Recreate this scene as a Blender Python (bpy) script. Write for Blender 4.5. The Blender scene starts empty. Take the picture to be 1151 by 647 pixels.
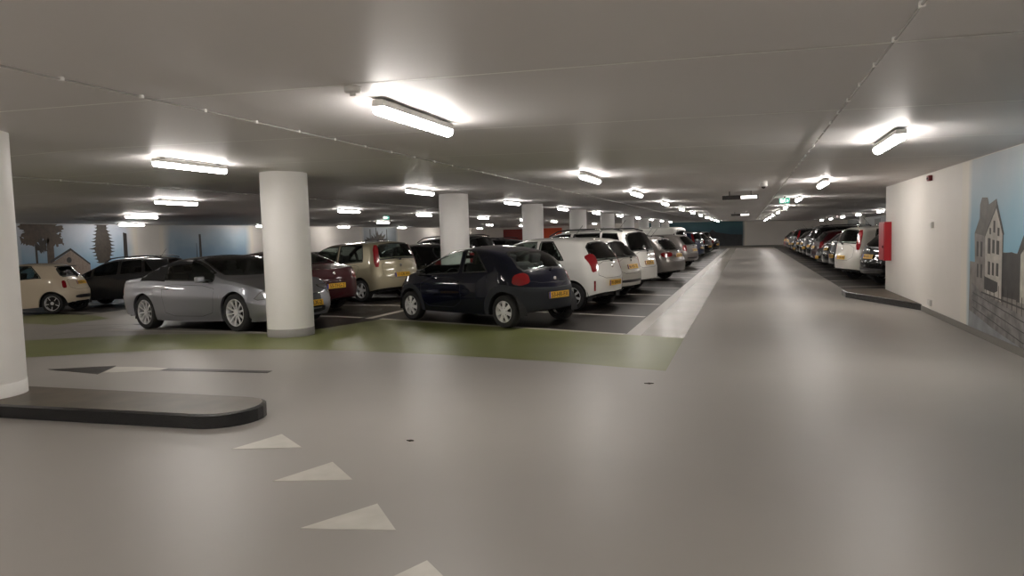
import bpy, bmesh, math, random
import numpy as np
from mathutils import Vector, Matrix, Euler
from mathutils.bvhtree import BVHTree
random.seed(4)
PI = math.pi
SC = bpy.context.scene
COL = SC.collection

# ------------------------------------------------------------------ camera, world, exposure
CAM_H, F_PX, YAW, PITCH, ROLL = 1.504, 800.0, 0.321, 0.0703, -0.0283
def make_camera():
    fw = Vector((-math.sin(YAW)*math.cos(PITCH), math.cos(YAW)*math.cos(PITCH), -math.sin(PITCH)))
    r0 = fw.cross(Vector((0, 0, 1))).normalized(); u0 = r0.cross(fw)
    r = r0*math.cos(ROLL) + u0*math.sin(ROLL); u = -r0*math.sin(ROLL) + u0*math.cos(ROLL)
    m = Matrix(((r.x, u.x, -fw.x, 0), (r.y, u.y, -fw.y, 0), (r.z, u.z, -fw.z, CAM_H), (0, 0, 0, 1)))
    cd = bpy.data.cameras.new('camera'); co = bpy.data.objects.new('camera', cd); COL.objects.link(co)
    co.matrix_world = m
    cd.sensor_width = 36; cd.sensor_fit = 'HORIZONTAL'; cd.lens = F_PX*36/1151
    cd.clip_start = .05; cd.clip_end = 300
    SC.camera = co
make_camera()
w = bpy.data.worlds.new('world'); SC.world = w; w.use_nodes = True
w.node_tree.nodes['Background'].inputs[0].default_value = (1, .95, .88, 1)
w.node_tree.nodes['Background'].inputs[1].default_value = 0.02
SC.view_settings.view_transform = 'Standard'; SC.view_settings.look = 'None'
SC.view_settings.exposure = 0.45; SC.view_settings.gamma = 1; SC.view_settings.use_curve_mapping = False
SC.cycles.max_bounces = 10; SC.cycles.diffuse_bounces = 7; SC.cycles.glossy_bounces = 4
SC.cycles.transparent_max_bounces = 12; SC.cycles.sample_clamp_indirect = 6
SC.cycles.caustics_reflective = False; SC.cycles.caustics_refractive = False
LAMP = 52.0                                   # emission of the tube diffusers

# ------------------------------------------------------------------ materials
def srgb(r, g, b):
    return tuple(((c/255+.055)/1.055)**2.4 if c > 10 else c/255/12.92 for c in (r, g, b)) + (1,)
MATS = {}
def mat(name, col, rough=.5, metal=0., coat=0., emit=None, es=0., spec=.5, bump=0., bscale=40., var=0., vscale=3.):
    if name in MATS: return MATS[name]
    m = bpy.data.materials.new(name); m.use_nodes = True; nt = m.node_tree; b = nt.nodes['Principled BSDF']
    b.inputs['Base Color'].default_value = (*col[:3], 1)
    b.inputs['Roughness'].default_value = rough; b.inputs['Metallic'].default_value = metal
    b.inputs['Coat Weight'].default_value = coat; b.inputs['Coat Roughness'].default_value = .04
    b.inputs['Specular IOR Level'].default_value = spec
    if emit: b.inputs['Emission Color'].default_value = (*emit[:3], 1); b.inputs['Emission Strength'].default_value = es
    if bump or var:
        tc = nt.nodes.new('ShaderNodeTexCoord')
    if bump:
        n = nt.nodes.new('ShaderNodeTexNoise'); n.inputs['Scale'].default_value = bscale; n.inputs['Detail'].default_value = 4
        nt.links.new(tc.outputs['Object'], n.inputs['Vector'])
        bp = nt.nodes.new('ShaderNodeBump'); bp.inputs['Strength'].default_value = bump; bp.inputs['Distance'].default_value = .01
        nt.links.new(n.outputs['Fac'], bp.inputs['Height']); nt.links.new(bp.outputs['Normal'], b.inputs['Normal'])
    if var:
        n = nt.nodes.new('ShaderNodeTexNoise'); n.inputs['Scale'].default_value = vscale; n.inputs['Detail'].default_value = 6
        n.inputs['Roughness'].default_value = .6
        nt.links.new(tc.outputs['Object'], n.inputs['Vector'])
        mx = nt.nodes.new('ShaderNodeMix'); mx.data_type = 'RGBA'
        mx.inputs['A'].default_value = (*[c*(1-var) for c in col[:3]], 1)
        mx.inputs['B'].default_value = (*[min(1, c*(1+var)) for c in col[:3]], 1)
        nt.links.new(n.outputs['Fac'], mx.inputs['Factor']); nt.links.new(mx.outputs['Result'], b.inputs['Base Color'])
    MATS[name] = m
    return m
def paint(name, col, metal=0., rough=.35):
    """car paint; the inner face of the shell is dark trim"""
    if 'paint_'+name in MATS: return MATS['paint_'+name]
    m = mat('paint_'+name, col, rough, metal, .8 if max(col) > .02 else .55, spec=.15 if max(col) > .02 else .05); nt = m.node_tree; b = nt.nodes['Principled BSDF']
    g = nt.nodes.new('ShaderNodeNewGeometry'); mx = nt.nodes.new('ShaderNodeMix'); mx.data_type = 'RGBA'
    mx.inputs['A'].default_value = (*col[:3], 1); mx.inputs['B'].default_value = (.012, .012, .013, 1)
    nt.links.new(g.outputs['Backfacing'], mx.inputs['Factor']); nt.links.new(mx.outputs['Result'], b.inputs['Base Color'])
    mt = nt.nodes.new('ShaderNodeMath'); mt.operation = 'MULTIPLY_ADD'; mt.inputs[1].default_value = -metal; mt.inputs[2].default_value = metal
    nt.links.new(g.outputs['Backfacing'], mt.inputs[0]); nt.links.new(mt.outputs[0], b.inputs['Metallic'])
    mc = nt.nodes.new('ShaderNodeMath'); mc.operation = 'SUBTRACT'; mc.inputs[0].default_value = 1
    nt.links.new(g.outputs['Backfacing'], mc.inputs[1]); nt.links.new(mc.outputs[0], b.inputs['Coat Weight'])
    return m
def glass_mat(name, tint, gloss=.12):
    if name in MATS: return MATS[name]
    m = bpy.data.materials.new(name); m.use_nodes = True; nt = m.node_tree
    nt.nodes.remove(nt.nodes['Principled BSDF']); out = nt.nodes['Material Output']
    tr = nt.nodes.new('ShaderNodeBsdfTransparent'); tr.inputs[0].default_value = (*tint, 1)
    gl = nt.nodes.new('ShaderNodeBsdfGlossy'); gl.inputs['Roughness'].default_value = .02
    fr = nt.nodes.new('ShaderNodeFresnel'); ge = nt.nodes.new('ShaderNodeNewGeometry'); io = nt.nodes.new('ShaderNodeMath'); io.operation = 'MULTIPLY_ADD'
    io.inputs[1].default_value = 1/1.5-1.5; io.inputs[2].default_value = 1.5; nt.links.new(ge.outputs['Backfacing'], io.inputs[0]); nt.links.new(io.outputs[0], fr.inputs['IOR'])
    ms = nt.nodes.new('ShaderNodeMixShader')
    nt.links.new(fr.outputs[0], ms.inputs[0]); nt.links.new(tr.outputs[0], ms.inputs[1]); nt.links.new(gl.outputs[0], ms.inputs[2])
    nt.links.new(ms.outputs[0], out.inputs[0]); MATS[name] = m
    return m

GLASS = glass_mat('window_glass', (.50, .56, .53))
CLEARGLASS = glass_mat('clear_window_glass', (.74, .82, .78))
DARKGLASS = glass_mat('dark_window_glass', (.10, .11, .11))
M_RUB = mat('black_rubber', (.010, .010, .010), .45)
M_TYRE = mat('tyre_rubber', (.016, .016, .016), .7, bump=.3, bscale=120)
M_TRIM = mat('black_trim', (.012, .012, .013), .4)
M_CLAD = mat('grey_cladding', srgb(62, 64, 68), .5)
M_IN = mat('dark_interior', (.014, .014, .015), .8)
M_SEAT = mat('seat_fabric', (.028, .028, .030), .9, var=.3, vscale=30)
M_ALLOY = mat('wheel_alloy', (.78, .78, .79), .3, .35)
M_HUBCAP = mat('hubcap_plastic', (.8, .8, .8), .35, .2)
M_CHROME = mat('chrome', (.8, .8, .8), .12, 1.)
M_REDL = mat('red_lens', (.24, .006, .010), .2, coat=1.)
M_ORANGEL = mat('amber_lens', (.55, .12, .01), .15, coat=1.)
M_CLEARL = mat('clear_lens', (.42, .43, .45), .12, .5, coat=1.)
M_PLATE = mat('yellow_plate', (.72, .40, .025), .35)
M_PLATEB = mat('plate_blue', (.02, .05, .35), .4)
M_INK = mat('black_ink', (.015, .012, .01), .5)
M_WHITEP = mat('white_plastic', (.72, .71, .68), .4)

# ------------------------------------------------------------------ object helpers
def link(o, parent=None):
    COL.objects.link(o)
    if parent is not None: o.parent = parent
    return o
def tag(o, label=None, cat=None, group=None, kind=None):
    if label: o['label'] = label
    if cat: o['category'] = cat
    if group: o['group'] = group
    if kind: o['kind'] = kind
    return o
def empty(name, loc=(0, 0, 0), rz=0.):
    o = bpy.data.objects.new(name, None); o.location = loc; o.rotation_euler = (0, 0, rz); o.empty_display_size = .2
    return link(o)
class MB:
    """collects shapes into ONE mesh"""
    def __init__(s): s.bm = bmesh.new(); s.mats = []
    def mi(s, m):
        if m not in s.mats: s.mats.append(m)
        return s.mats.index(m)
    def face(s, co, m, smooth=False):
        vs = [s.bm.verts.new(c) for c in co]
        f = s.bm.faces.new(vs); f.material_index = s.mi(m); f.smooth = smooth; return f
    def box(s, c, d, m, rot=None, bevel=0.):
        r = bmesh.ops.create_cube(s.bm, size=1); vs = r['verts']
        M = Matrix.Translation(c) @ (rot.to_4x4() if rot else Matrix()) @ Matrix.Diagonal((*d, 1))
        bmesh.ops.transform(s.bm, matrix=M, verts=vs)
        fs = list({f for v in vs for f in v.link_faces})
        for f in fs: f.material_index = s.mi(m)
        if bevel:
            es = list({e for f in fs for e in f.edges})
            g = bmesh.ops.bevel(s.bm, geom=es, offset=bevel, segments=3, affect='EDGES', profile=.6)
            for f in g['faces']: f.material_index = s.mi(m); f.smooth = True
        return s
    def prism(s, pts, z0, z1, m, mtop=None, axis='z', smooth=False):
        """polygon pts (2D) extruded; axis z: (x,y); axis x: (y,z); axis y: (x,z)"""
        def P(p, h):
            return {'z': (p[0], p[1], h), 'x': (h, p[0], p[1]), 'y': (p[0], h, p[1])}[axis]
        a = [s.bm.verts.new(P(p, z0)) for p in pts]; b = [s.bm.verts.new(P(p, z1)) for p in pts]; n = len(pts); fs = []
        fs.append(s.bm.faces.new(a[::-1])); fs.append(s.bm.faces.new(b)); fs[0].material_index = s.mi(m); fs[1].material_index = s.mi(mtop or m)
        for i in range(n):
            f = s.bm.faces.new((a[i], a[(i+1) % n], b[(i+1) % n], b[i])); f.material_index = s.mi(m); f.smooth = smooth; fs.append(f)
        bmesh.ops.recalc_face_normals(s.bm, faces=fs)
        return s
    def tube(s, pts, r, m, n=8, cap=True):
        pts = [Vector(p) for p in pts]; rings = []
        for i, p in enumerate(pts):
            t = (pts[min(i+1, len(pts)-1)]-pts[max(i-1, 0)]).normalized()
            a = t.cross(Vector((0, 0, 1)))
            if a.length < .05: a = t.cross(Vector((1, 0, 0)))
            a.normalize(); b = t.cross(a); rr = r[i] if isinstance(r, (list, tuple)) else r
            rings.append([s.bm.verts.new(p+a*rr*math.cos(2*PI*k/n)+b*rr*math.sin(2*PI*k/n)) for k in range(n)])
        k_ = s.mi(m); fs = []
        for A, B in zip(rings, rings[1:]):
            for k in range(n):
                f = s.bm.faces.new((A[k], A[(k+1) % n], B[(k+1) % n], B[k])); f.smooth = True; f.material_index = k_; fs.append(f)
        if cap:
            for R in (rings[0], rings[-1]):
                f = s.bm.faces.new(R); f.material_index = k_; fs.append(f)
        bmesh.ops.recalc_face_normals(s.bm, faces=fs)
        return s
    def lathe(s, prof, m, axis='z', n=32, c=(0, 0, 0), smooth=True, caps=False):
        """prof: list of (radius, height)"""
        rings = []
        for r, h in prof:
            ring = []
            for k in range(n):
                a = 2*PI*k/n; x, y = r*math.cos(a), r*math.sin(a)
                p = {'z': (x, y, h), 'y': (x, h, y), 'x': (h, x, y)}[axis]
                ring.append(s.bm.verts.new((p[0]+c[0], p[1]+c[1], p[2]+c[2])))
            rings.append(ring)
        fs = []
        for A, B in zip(rings, rings[1:]):
            for k in range(n):
                f = s.bm.faces.new((A[k], A[(k+1) % n], B[(k+1) % n], B[k])); f.smooth = smooth; f.material_index = s.mi(m); fs.append(f)
        if caps:
            for R in (rings[0], rings[-1]):
                f = s.bm.faces.new(R); f.material_index = s.mi(m); fs.append(f)
        bmesh.ops.recalc_face_normals(s.bm, faces=fs)
        return s
    def mesh(s, name, sharp=None):
        me = bpy.data.meshes.new(name); s.bm.to_mesh(me); s.bm.free()
        for m in s.mats: me.materials.append(m)
        if sharp: me.set_sharp_from_angle(angle=math.radians(sharp))
        return me
    def build(s, name, parent=None, sharp=None):
        return link(bpy.data.objects.new(name, s.mesh(name, sharp)), parent)
def children(o): return [c for c in bpy.data.objects if c.parent is o]
def copy_tree(o, parent=None):
    c = o.copy(); COL.objects.link(c)
    if parent is not None: c.parent = parent
    for ch in list(o.children): copy_tree(ch, c)
    return c
def text_mesh(txt, size, mat_, depth=.001):
    cu = bpy.data.curves.new('t', 'FONT'); cu.body = txt; cu.size = size; cu.extrude = depth
    cu.align_x = 'CENTER'; cu.align_y = 'CENTER'
    o = bpy.data.objects.new('t', cu); COL.objects.link(o)
    bpy.context.view_layer.update()
    me = bpy.data.meshes.new_from_object(o.evaluated_get(bpy.context.evaluated_depsgraph_get()))
    bpy.data.objects.remove(o); bpy.data.curves.remove(cu)
    me.materials.clear(); me.materials.append(mat_)
    return me

# ------------------------------------------------------------------ the place: heights
def floor_z(x): return 0. if x > -8 else -.0285*(-8-x)
def ceil_z(x): return 2.48-.026*x if x > -7.2 else 2.667-.003*(-7.2-x)
X_L, X_R, Y_B, Y_F = -27., 8.3, -9., 73.

def noise_mix(name, ca, cb, scale, rough=(.3, .45), stretch=(1, 1, 1), bump=.0, coat=0., extra=None):
    m = bpy.data.materials.new(name); m.use_nodes = True; nt = m.node_tree; b = nt.nodes['Principled BSDF']
    tc = nt.nodes.new('ShaderNodeTexCoord'); mp = nt.nodes.new('ShaderNodeMapping'); mp.inputs['Scale'].default_value = stretch
    nt.links.new(tc.outputs['Object'], mp.inputs[0])
    n = nt.nodes.new('ShaderNodeTexNoise'); n.inputs['Scale'].default_value = scale; n.inputs['Detail'].default_value = 4; n.inputs['Roughness'].default_value = .5
    nt.links.new(mp.outputs[0], n.inputs['Vector'])
    cr = nt.nodes.new('ShaderNodeValToRGB'); cr.color_ramp.elements[0].position = .2; cr.color_ramp.elements[1].position = .8
    cr.color_ramp.elements[0].color = (*ca[:3], 1); cr.color_ramp.elements[1].color = (*cb[:3], 1)
    nt.links.new(n.outputs['Fac'], cr.inputs[0]); nt.links.new(cr.outputs[0], b.inputs['Base Color'])
    b.inputs['Roughness'].default_value = (rough[0]+rough[1])/2
    if bump:
        n3 = nt.nodes.new('ShaderNodeTexNoise'); n3.inputs['Scale'].default_value = 9; n3.inputs['Detail'].default_value = 3
        nt.links.new(tc.outputs['Object'], n3.inputs['Vector'])
        bp = nt.nodes.new('ShaderNodeBump'); bp.inputs['Strength'].default_value = bump; bp.inputs['Distance'].default_value = .004
        nt.links.new(n3.outputs['Fac'], bp.inputs['Height']); nt.links.new(bp.outputs[0], b.inputs['Normal'])
    return m
M_FLOOR = noise_mix('floor_coating', srgb(145, 141, 135), srgb(155, 151, 145), .5, (.38, .46))
M_GREEN = noise_mix('green_floor_paint', srgb(108, 114, 66), srgb(124, 128, 82), 1.2, (.34, .42))
M_BAY = noise_mix('dark_bay_coating', srgb(26, 23, 21), srgb(38, 34, 31), 2., (.36, .48))
M_BAY.node_tree.nodes['Principled BSDF'].inputs['Specular IOR Level'].default_value = .22
M_LINE = noise_mix('grey_line_paint', srgb(176, 172, 163), srgb(204, 200, 190), 5., (.35, .5))
M_STRIP = noise_mix('pale_strip_coating', srgb(150, 146, 136), srgb(170, 165, 154), 1.5, (.22, .32))
M_STRIP2 = noise_mix('grey_strip_coating', srgb(132, 128, 120), srgb(146, 142, 134), 1.5, (.26, .38))
M_CEIL = noise_mix('ceiling_paint', srgb(212, 209, 208), srgb(221, 218, 217), .5, (.46, .54), (1, .3, 1))
M_JOINT = mat('ceiling_joint', srgb(250, 250, 246), .6)
M_WALL = noise_mix('wall_paint', srgb(212, 207, 200), srgb(224, 219, 212), .6, (.5, .65))
M_BASE = mat('plinth_paint', srgb(112, 108, 102), .5)
M_COLUMN = noise_mix('column_paint', srgb(238, 236, 232), srgb(247, 245, 242), 1.2, (.35, .5))
M_BAND = mat('column_band', srgb(140, 138, 134), .5)

# floor: base surface with a fold at X=-8, painted regions a millimetre proud of it
def build_floor():
    b = MB()
    def slab(pts, m, h):
        """a polygon laid on the folded floor"""
        bm = bmesh.new(); f = bm.faces.new([bm.verts.new((x, y, 0)) for x, y in pts])
        bmesh.ops.bisect_plane(bm, geom=bm.verts[:]+bm.edges[:]+bm.faces[:], plane_co=(-8, 0, 0), plane_no=(1, 0, 0))
        for f in bm.faces:
            co = [(v.co.x, v.co.y, floor_z(v.co.x)+h) for v in f.verts]
            if f.normal.z < 0: co = co[::-1]
            b.face(co, m)
        bm.free()
    slab([(X_L, Y_B), (X_R, Y_B), (X_R, Y_F), (X_L, Y_F)], M_FLOOR, 0)
    # dark bays of the double row beside the lane, and of the right-hand row
    slab([(-1.75, 10.72), (-1.75, 68), (-12.6, 68), (-12.6, 11.9), (-10.3, 11.0), (-7.35, 10.06), (-6.74, 12.3)], M_BAY, .002)
    slab([(2.24, 18.05), (X_R, 18.9), (X_R, 70), (2.24, 70)], M_BAY, .002)
    slab([(-17.2, 14.6), (-17.2, 68), (-26.9, 68), (-26.9, 17)], M_BAY, .002)
    # green band with its curved front edge
    fr = [(-.86, 7.84), (-2.3, 8.24), (-3.77, 8.47), (-4.9, 8.58), (-5.89, 8.6), (-7, 8.5), (-8, 8.32), (-9.1, 8.02), (-10.13, 7.66), (-12.5, 6.6)]
    slab(fr+[(-13.2, 9.4), (-11.5, 9.9), (-10.2, 10.15), (-7.55, 9.98), (-7.2, 10.6), (-6.74, 12.26), (-.87, 10.37)], M_GREEN, .003)
    slab([(-15.2, 12.2), (-14.9, 13.4), (-16.5, 14.4), (-19.5, 15.3), (-20, 13.7), (-16.5, 12.6)], M_GREEN, .003)
    # strips between the bays and the lane
    slab([(-1.75, 10.66), (-1.52, 10.58), (-1.52, 68), (-1.75, 68)], M_STRIP2, .003)
    slab([(-1.52, 10.58), (-.87, 10.37), (-.98, 68), (-1.52, 68)], M_STRIP, .003)
    # bay lines
    def line(x0, y0, x1, y1, wd=.12, m=M_LINE, h=.005):
        d = Vector((x1-x0, y1-y0, 0)).normalized(); n = Vector((-d.y, d.x, 0))*wd/2
        slab([(x0-n.x, y0-n.y), (x1-n.x, y1-n.y), (x1+n.x, y1+n.y), (x0+n.x, y0+n.y)], m, h)
    for k in range(25):
        y = 10.67+2.3*k
        line(-1.78, y, -6.8, y+1.62)
        if k: line(-7.3, y+1.78, -12.4, y+3.1)
    line(-7.3, 10.03, -12.2, 10.95)
    line(-7.3, 12.43, -12.4, 13.8)
    line(-7.08, 12.3, -7.08, 67, .16)
    for k in range(21):
        y = 20.07+2.3*k
        line(2.24, y, 8.2, y+.85)
    for k in range(20):
        y = 15.2+2.3*k
        line(-17.3, y, -22, y+1.3)
    line(-12.9, 10.3, -12.6, 12.0, .03, M_BAY); line(-12.6, 12.0, -14.2, 11.9, .03, M_BAY)
    o = b.build('floor'); tag(o, kind='structure')
build_floor()

def build_ceiling():
    b = MB(); xs = [X_L, -7.2, X_R]
    for x0, x1 in zip(xs, xs[1:]):
        b.face([(x0, Y_B, ceil_z(x0)), (x0, Y_F, ceil_z(x0)), (x1, Y_F, ceil_z(x1)), (x1, Y_B, ceil_z(x1))], M_CEIL)
        b.face([(x0, Y_B, ceil_z(x0)+.25), (x1, Y_B, ceil_z(x1)+.25), (x1, Y_F, ceil_z(x1)+.25), (x0, Y_F, ceil_z(x0)+.25)], M_CEIL)
        y = 4.2-2.17*5
        while y < Y_F:
            xa, xb = (x0 if x0 > -20 else -25), min(x1, 8.2)
            b.face([(xa, y, ceil_z(xa)-.003), (xa, y+.024, ceil_z(xa)-.003), (xb, y+.024, ceil_z(xb)-.003), (xb, y, ceil_z(xb)-.003)], M_JOINT)
            y += 2.17
    o = b.build('ceiling'); tag(o, kind='structure')
build_ceiling()
def wall(name, x0, x1, y0, y1, z0=-.8, m=M_WALL, top=None):
    b = MB(); t = top or 2.9
    b.box(((x0+x1)/2, (y0+y1)/2, (z0+t)/2), (x1-x0, y1-y0, t-z0), m)
    return tag(b.build(name), kind='structure')
wall('wall_left', X_L-.3, X_L, Y_B, Y_F)
wall('wall_far', X_L-.3, X_R+.3, Y_F, Y_F+.3)
wall('wall_right', X_R, X_R+.3, 17.9, Y_F)
wall('wall_back', X_L-.3, X_R, Y_B-.3, Y_B)
wall('wall_mural_side', 2.95, 3.25, Y_B, 17.9)
wall('wall_right_end', 3.25, X_R+.3, 17.6, 17.9)
b = MB(); b.box((2.94, (Y_B+14.3)/2, .04), (.02, 14.3-Y_B, .1), M_BASE); tag(b.build('baseboard_right'), kind='structure')
b = MB(); b.box(((X_L+X_R)/2, Y_F-.01, -.2), (X_R-X_L, .02, .64), M_BASE); tag(b.build('baseboard_far'), kind='structure')

# ------------------------------------------------------------------ cars
def pchip(pts):
    P = sorted(pts); X = np.array([p[0] for p in P], float); Y = np.array([p[1] for p in P], float)
    h = np.diff(X); d = np.diff(Y)/h; m = np.zeros(len(X))
    m[0] = d[0]; m[-1] = d[-1]
    for i in range(1, len(X)-1):
        if d[i-1]*d[i] > 0:
            w1, w2 = 2*h[i]+h[i-1], h[i]+2*h[i-1]; m[i] = (w1+w2)/(w1/d[i-1]+w2/d[i])
    def f(x):
        x = min(max(x, X[0]), X[-1]); i = int(min(max(np.searchsorted(X, x)-1, 0), len(h)-1)); t = (x-X[i])/h[i]
        return float((1+2*t)*(1-t)**2*Y[i]+t*(1-t)**2*h[i]*m[i]+t*t*(3-2*t)*Y[i+1]+t*t*(t-1)*h[i]*m[i+1])
    return f

class Shell:
    """painted body of a car, x forward, y left, origin on the ground under its middle"""
    def __init__(s, sp):
        s.sp = sp; s.hx = sp['L']/2; s.hw = sp['W']/2
        s.top = pchip(sp['top']); s.belt = pchip(sp['belt']); s.rear = pchip(sp['rear']); s.front = pchip(sp['front'])
        s.sill = pchip(sp['sill']); s.lean = sp.get('lean', .42); s.R = sp['arch']
        s.Dr = sp.get('Dr', .42); s.Df = sp.get('Df', .6); s.Sr = sp.get('Sr', 1.3); s.Sf = .6
        s.axles = (sp['xr'], sp['xf'])
    def halfw(s, x):
        f = 1-.035*(x/s.hx)**2
        D = s.Df if x > 0 else s.Dr; q = (abs(x)-(s.hx-D))/D
        if q > 0: n = s.sp.get('ne', 2.8); f *= (1-(.965*q)**n)**(1/n)
        return s.hw*f
    def shape(s, z, belt):
        if 'shape' in s.sp: return float(np.interp(min(max((z-.18)/(belt-.18), 0), 1), *s.sp['shape']))
        t = min(max((z-.18)/(belt-.18), 0), 1)
        return float(np.interp(t, [0, .15, .4, .6, .85, 1], [.94, .975, .998, 1, .985, .955]))
    def sx(s, x, z):
        a = max(0., 1-(x+s.hx)/s.Sr); b_ = max(0., 1-(s.hx-x)/s.Sf)
        return x+s.rear(z)*a*(1.6*a if a < .625 else 1) - s.front(z)*b_ if False else x+s.rear(z)*a-s.front(z)*b_
    def section(s, x):
        W = s.halfw(x); be = s.belt(x); tp = max(s.top(x), be+.02); gh = tp-be; zl = s.sill(x)
        zc = s.sp['wr']
        for xa in s.axles:
            d = abs(x-xa)
            if d < s.R: zl = max(zl, zc+math.sqrt(max(s.R*s.R-d*d, 0)))
        rows = [(W*s.shape(zl, be)-.05, zl+.004)]
        for j in range(13):
            z = zl+(be-zl)*j/12; rows.append((W*s.shape(z, be), z))
        Wb = W*.955; ze = be+.88*gh; We = Wb-min(s.lean*.88*gh, Wb*.5)
        for t in (.12, .28, .44, .6, .74, .86): rows.append((Wb+(We-Wb)*t, be+(ze-be)*t))
        a = Vector((Wb+(We-Wb)*.86, be+(ze-be)*.86)); c = Vector((We, ze)); yb = We*.84; d = Vector((yb, tp-.12*gh*(yb/We)**2))
        for t in (.3, .6, .85, 1): q = a.lerp(c, t).lerp(c.lerp(d, t), t); rows.append((q.x, q.y))
        for k in (.66, .48, .3, .14, 0): rows.append((We*k, tp-.12*gh*k*k))
        return rows
    def build(s, mt, extra=()):
        n = int(s.hx/.03); xs = set()
        for i in range(n+1):
            a = i/n; v = s.hx*(1-(1-a)**1.35); xs.add(round(v, 4)); xs.add(round(-v, 4))
        for xa in s.axles:
            for e in (-1, 1): xs.add(round(xa+e*(s.R+.001), 4)); xs.add(round(xa+e*(s.R-.001), 4))
        xs = sorted(xs); bm = bmesh.new(); L = []; R = []
        for x in xs:
            rows = s.section(x); l = []; r = []
            for i, (y, z) in enumerate(rows):
                X = s.sx(x, z); v = bm.verts.new((X, y, z)); l.append(v)
                r.append(v if i == len(rows)-1 else bm.verts.new((X, -y, z)))
            L.append(l); R.append(r)
        m = len(L[0])
        for i in range(len(xs)-1):
            for j in range(m-1):
                bm.faces.new((L[i][j], L[i][j+1], L[i+1][j+1], L[i+1][j]))
                bm.faces.new((R[i][j], R[i+1][j], R[i+1][j+1], R[i][j+1]))
        for e, bul in ((0, -.035), (-1, .05)):
            prev = None; NC = 12
            for j in range(m):
                a, c = L[e][j], R[e][j]; row = [a]
                if j < m-1:
                    for k in range(1, NC):
                        t = k/NC; p = a.co.lerp(c.co, t); q = 1-(2*t-1)**2; p.x += bul*q*min(1, abs(a.co.y)/.3)
                        row.append(bm.verts.new(p))
                    row.append(c)
                else: row = [a]*(NC+1)
                if prev:
                    for k in range(NC):
                        vs = [prev[k], prev[k+1], row[k+1], row[k]]; u = []
                        for v in vs:
                            if v not in u: u.append(v)
                        if len(u) > 2: bm.faces.new(u if e == 0 else u[::-1])
                prev = row
        bmesh.ops.recalc_face_normals(bm, faces=bm.faces[:])
        # outward check
        f = max(bm.faces, key=lambda f: f.calc_center_median().z)
        if f.normal.z < 0: bmesh.ops.reverse_faces(bm, faces=bm.faces[:])
        for f in bm.faces: f.smooth = True
        s.bm = bm; s.bvh = BVHTree.FromBMesh(bm)
    # -- patches laid on the shell
    def frame(s, d):
        d = Vector(d).normalized(); r = d.cross(Vector((0, 0, 1))).normalized(); u = r.cross(d)
        return d, r, u
    def hit(s, st, d, r, u, off):
        o = r*st[0]+u*st[1]-d*6
        loc, nor, idx, dist = s.bvh.ray_cast(o, d)
        if loc is None or dist > 11: return None
        if nor.dot(d) > 0: nor = -nor
        return loc+nor*off
    def cut(s, pts3, d, inset=.012):
        """opens the shell under a window"""
        d, r, u = s.frame(d); P = inset_poly([(Vector(p).dot(r), Vector(p).dot(u)) for p in pts3], inset)
        dead = []
        for f in s.bm.faces:
            if f.normal.dot(d) > -.12: continue
            c = f.calc_center_median()
            if all(inside((v.co.dot(r), v.co.dot(u)), P) for v in f.verts):
                loc, nor, idx, dist = s.bvh.ray_cast(c-d*4, d)
                if loc is not None and (loc-c).length < .05: dead.append(f)
        bmesh.ops.delete(s.bm, geom=dead, context='FACES')
def inside(p, P):
    x, y = p; c = False; n = len(P)
    for i in range(n):
        x0, y0 = P[i]; x1, y1 = P[(i+1) % n]
        if (y0 > y) != (y1 > y) and x < (x1-x0)*(y-y0)/(y1-y0)+x0: c = not c
    return c
def area(P): return .5*sum(P[i][0]*P[(i+1) % len(P)][1]-P[(i+1) % len(P)][0]*P[i][1] for i in range(len(P)))
def inset_poly(P, d):
    if area(P) < 0: P = P[::-1]
    n = len(P); out = []
    for i in range(n):
        a, b_, c = Vector(P[i-1]), Vector(P[i]), Vector(P[(i+1) % n])
        e1 = (b_-a); e2 = (c-b_)
        if e1.length < 1e-6 or e2.length < 1e-6: out.append(tuple(b_)); continue
        e1.normalize(); e2.normalize(); n1 = Vector((-e1.y, e1.x)); n2 = Vector((-e2.y, e2.x)); m = n1+n2
        if m.length < 1e-4: out.append(tuple(b_)); continue
        m.normalize(); k = d/max(.35, m.dot(n1)); out.append((b_.x+m.x*k, b_.y+m.y*k))
    return out
def chaikin(P, k=1, q=.2):
    for _ in range(k):
        o = []
        for i in range(len(P)):
            a, b_ = Vector(P[i]), Vector(P[(i+1) % len(P)]); o += [a.lerp(b_, q), a.lerp(b_, 1-q)]
        P = o
    return [tuple(p) for p in P]
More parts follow.
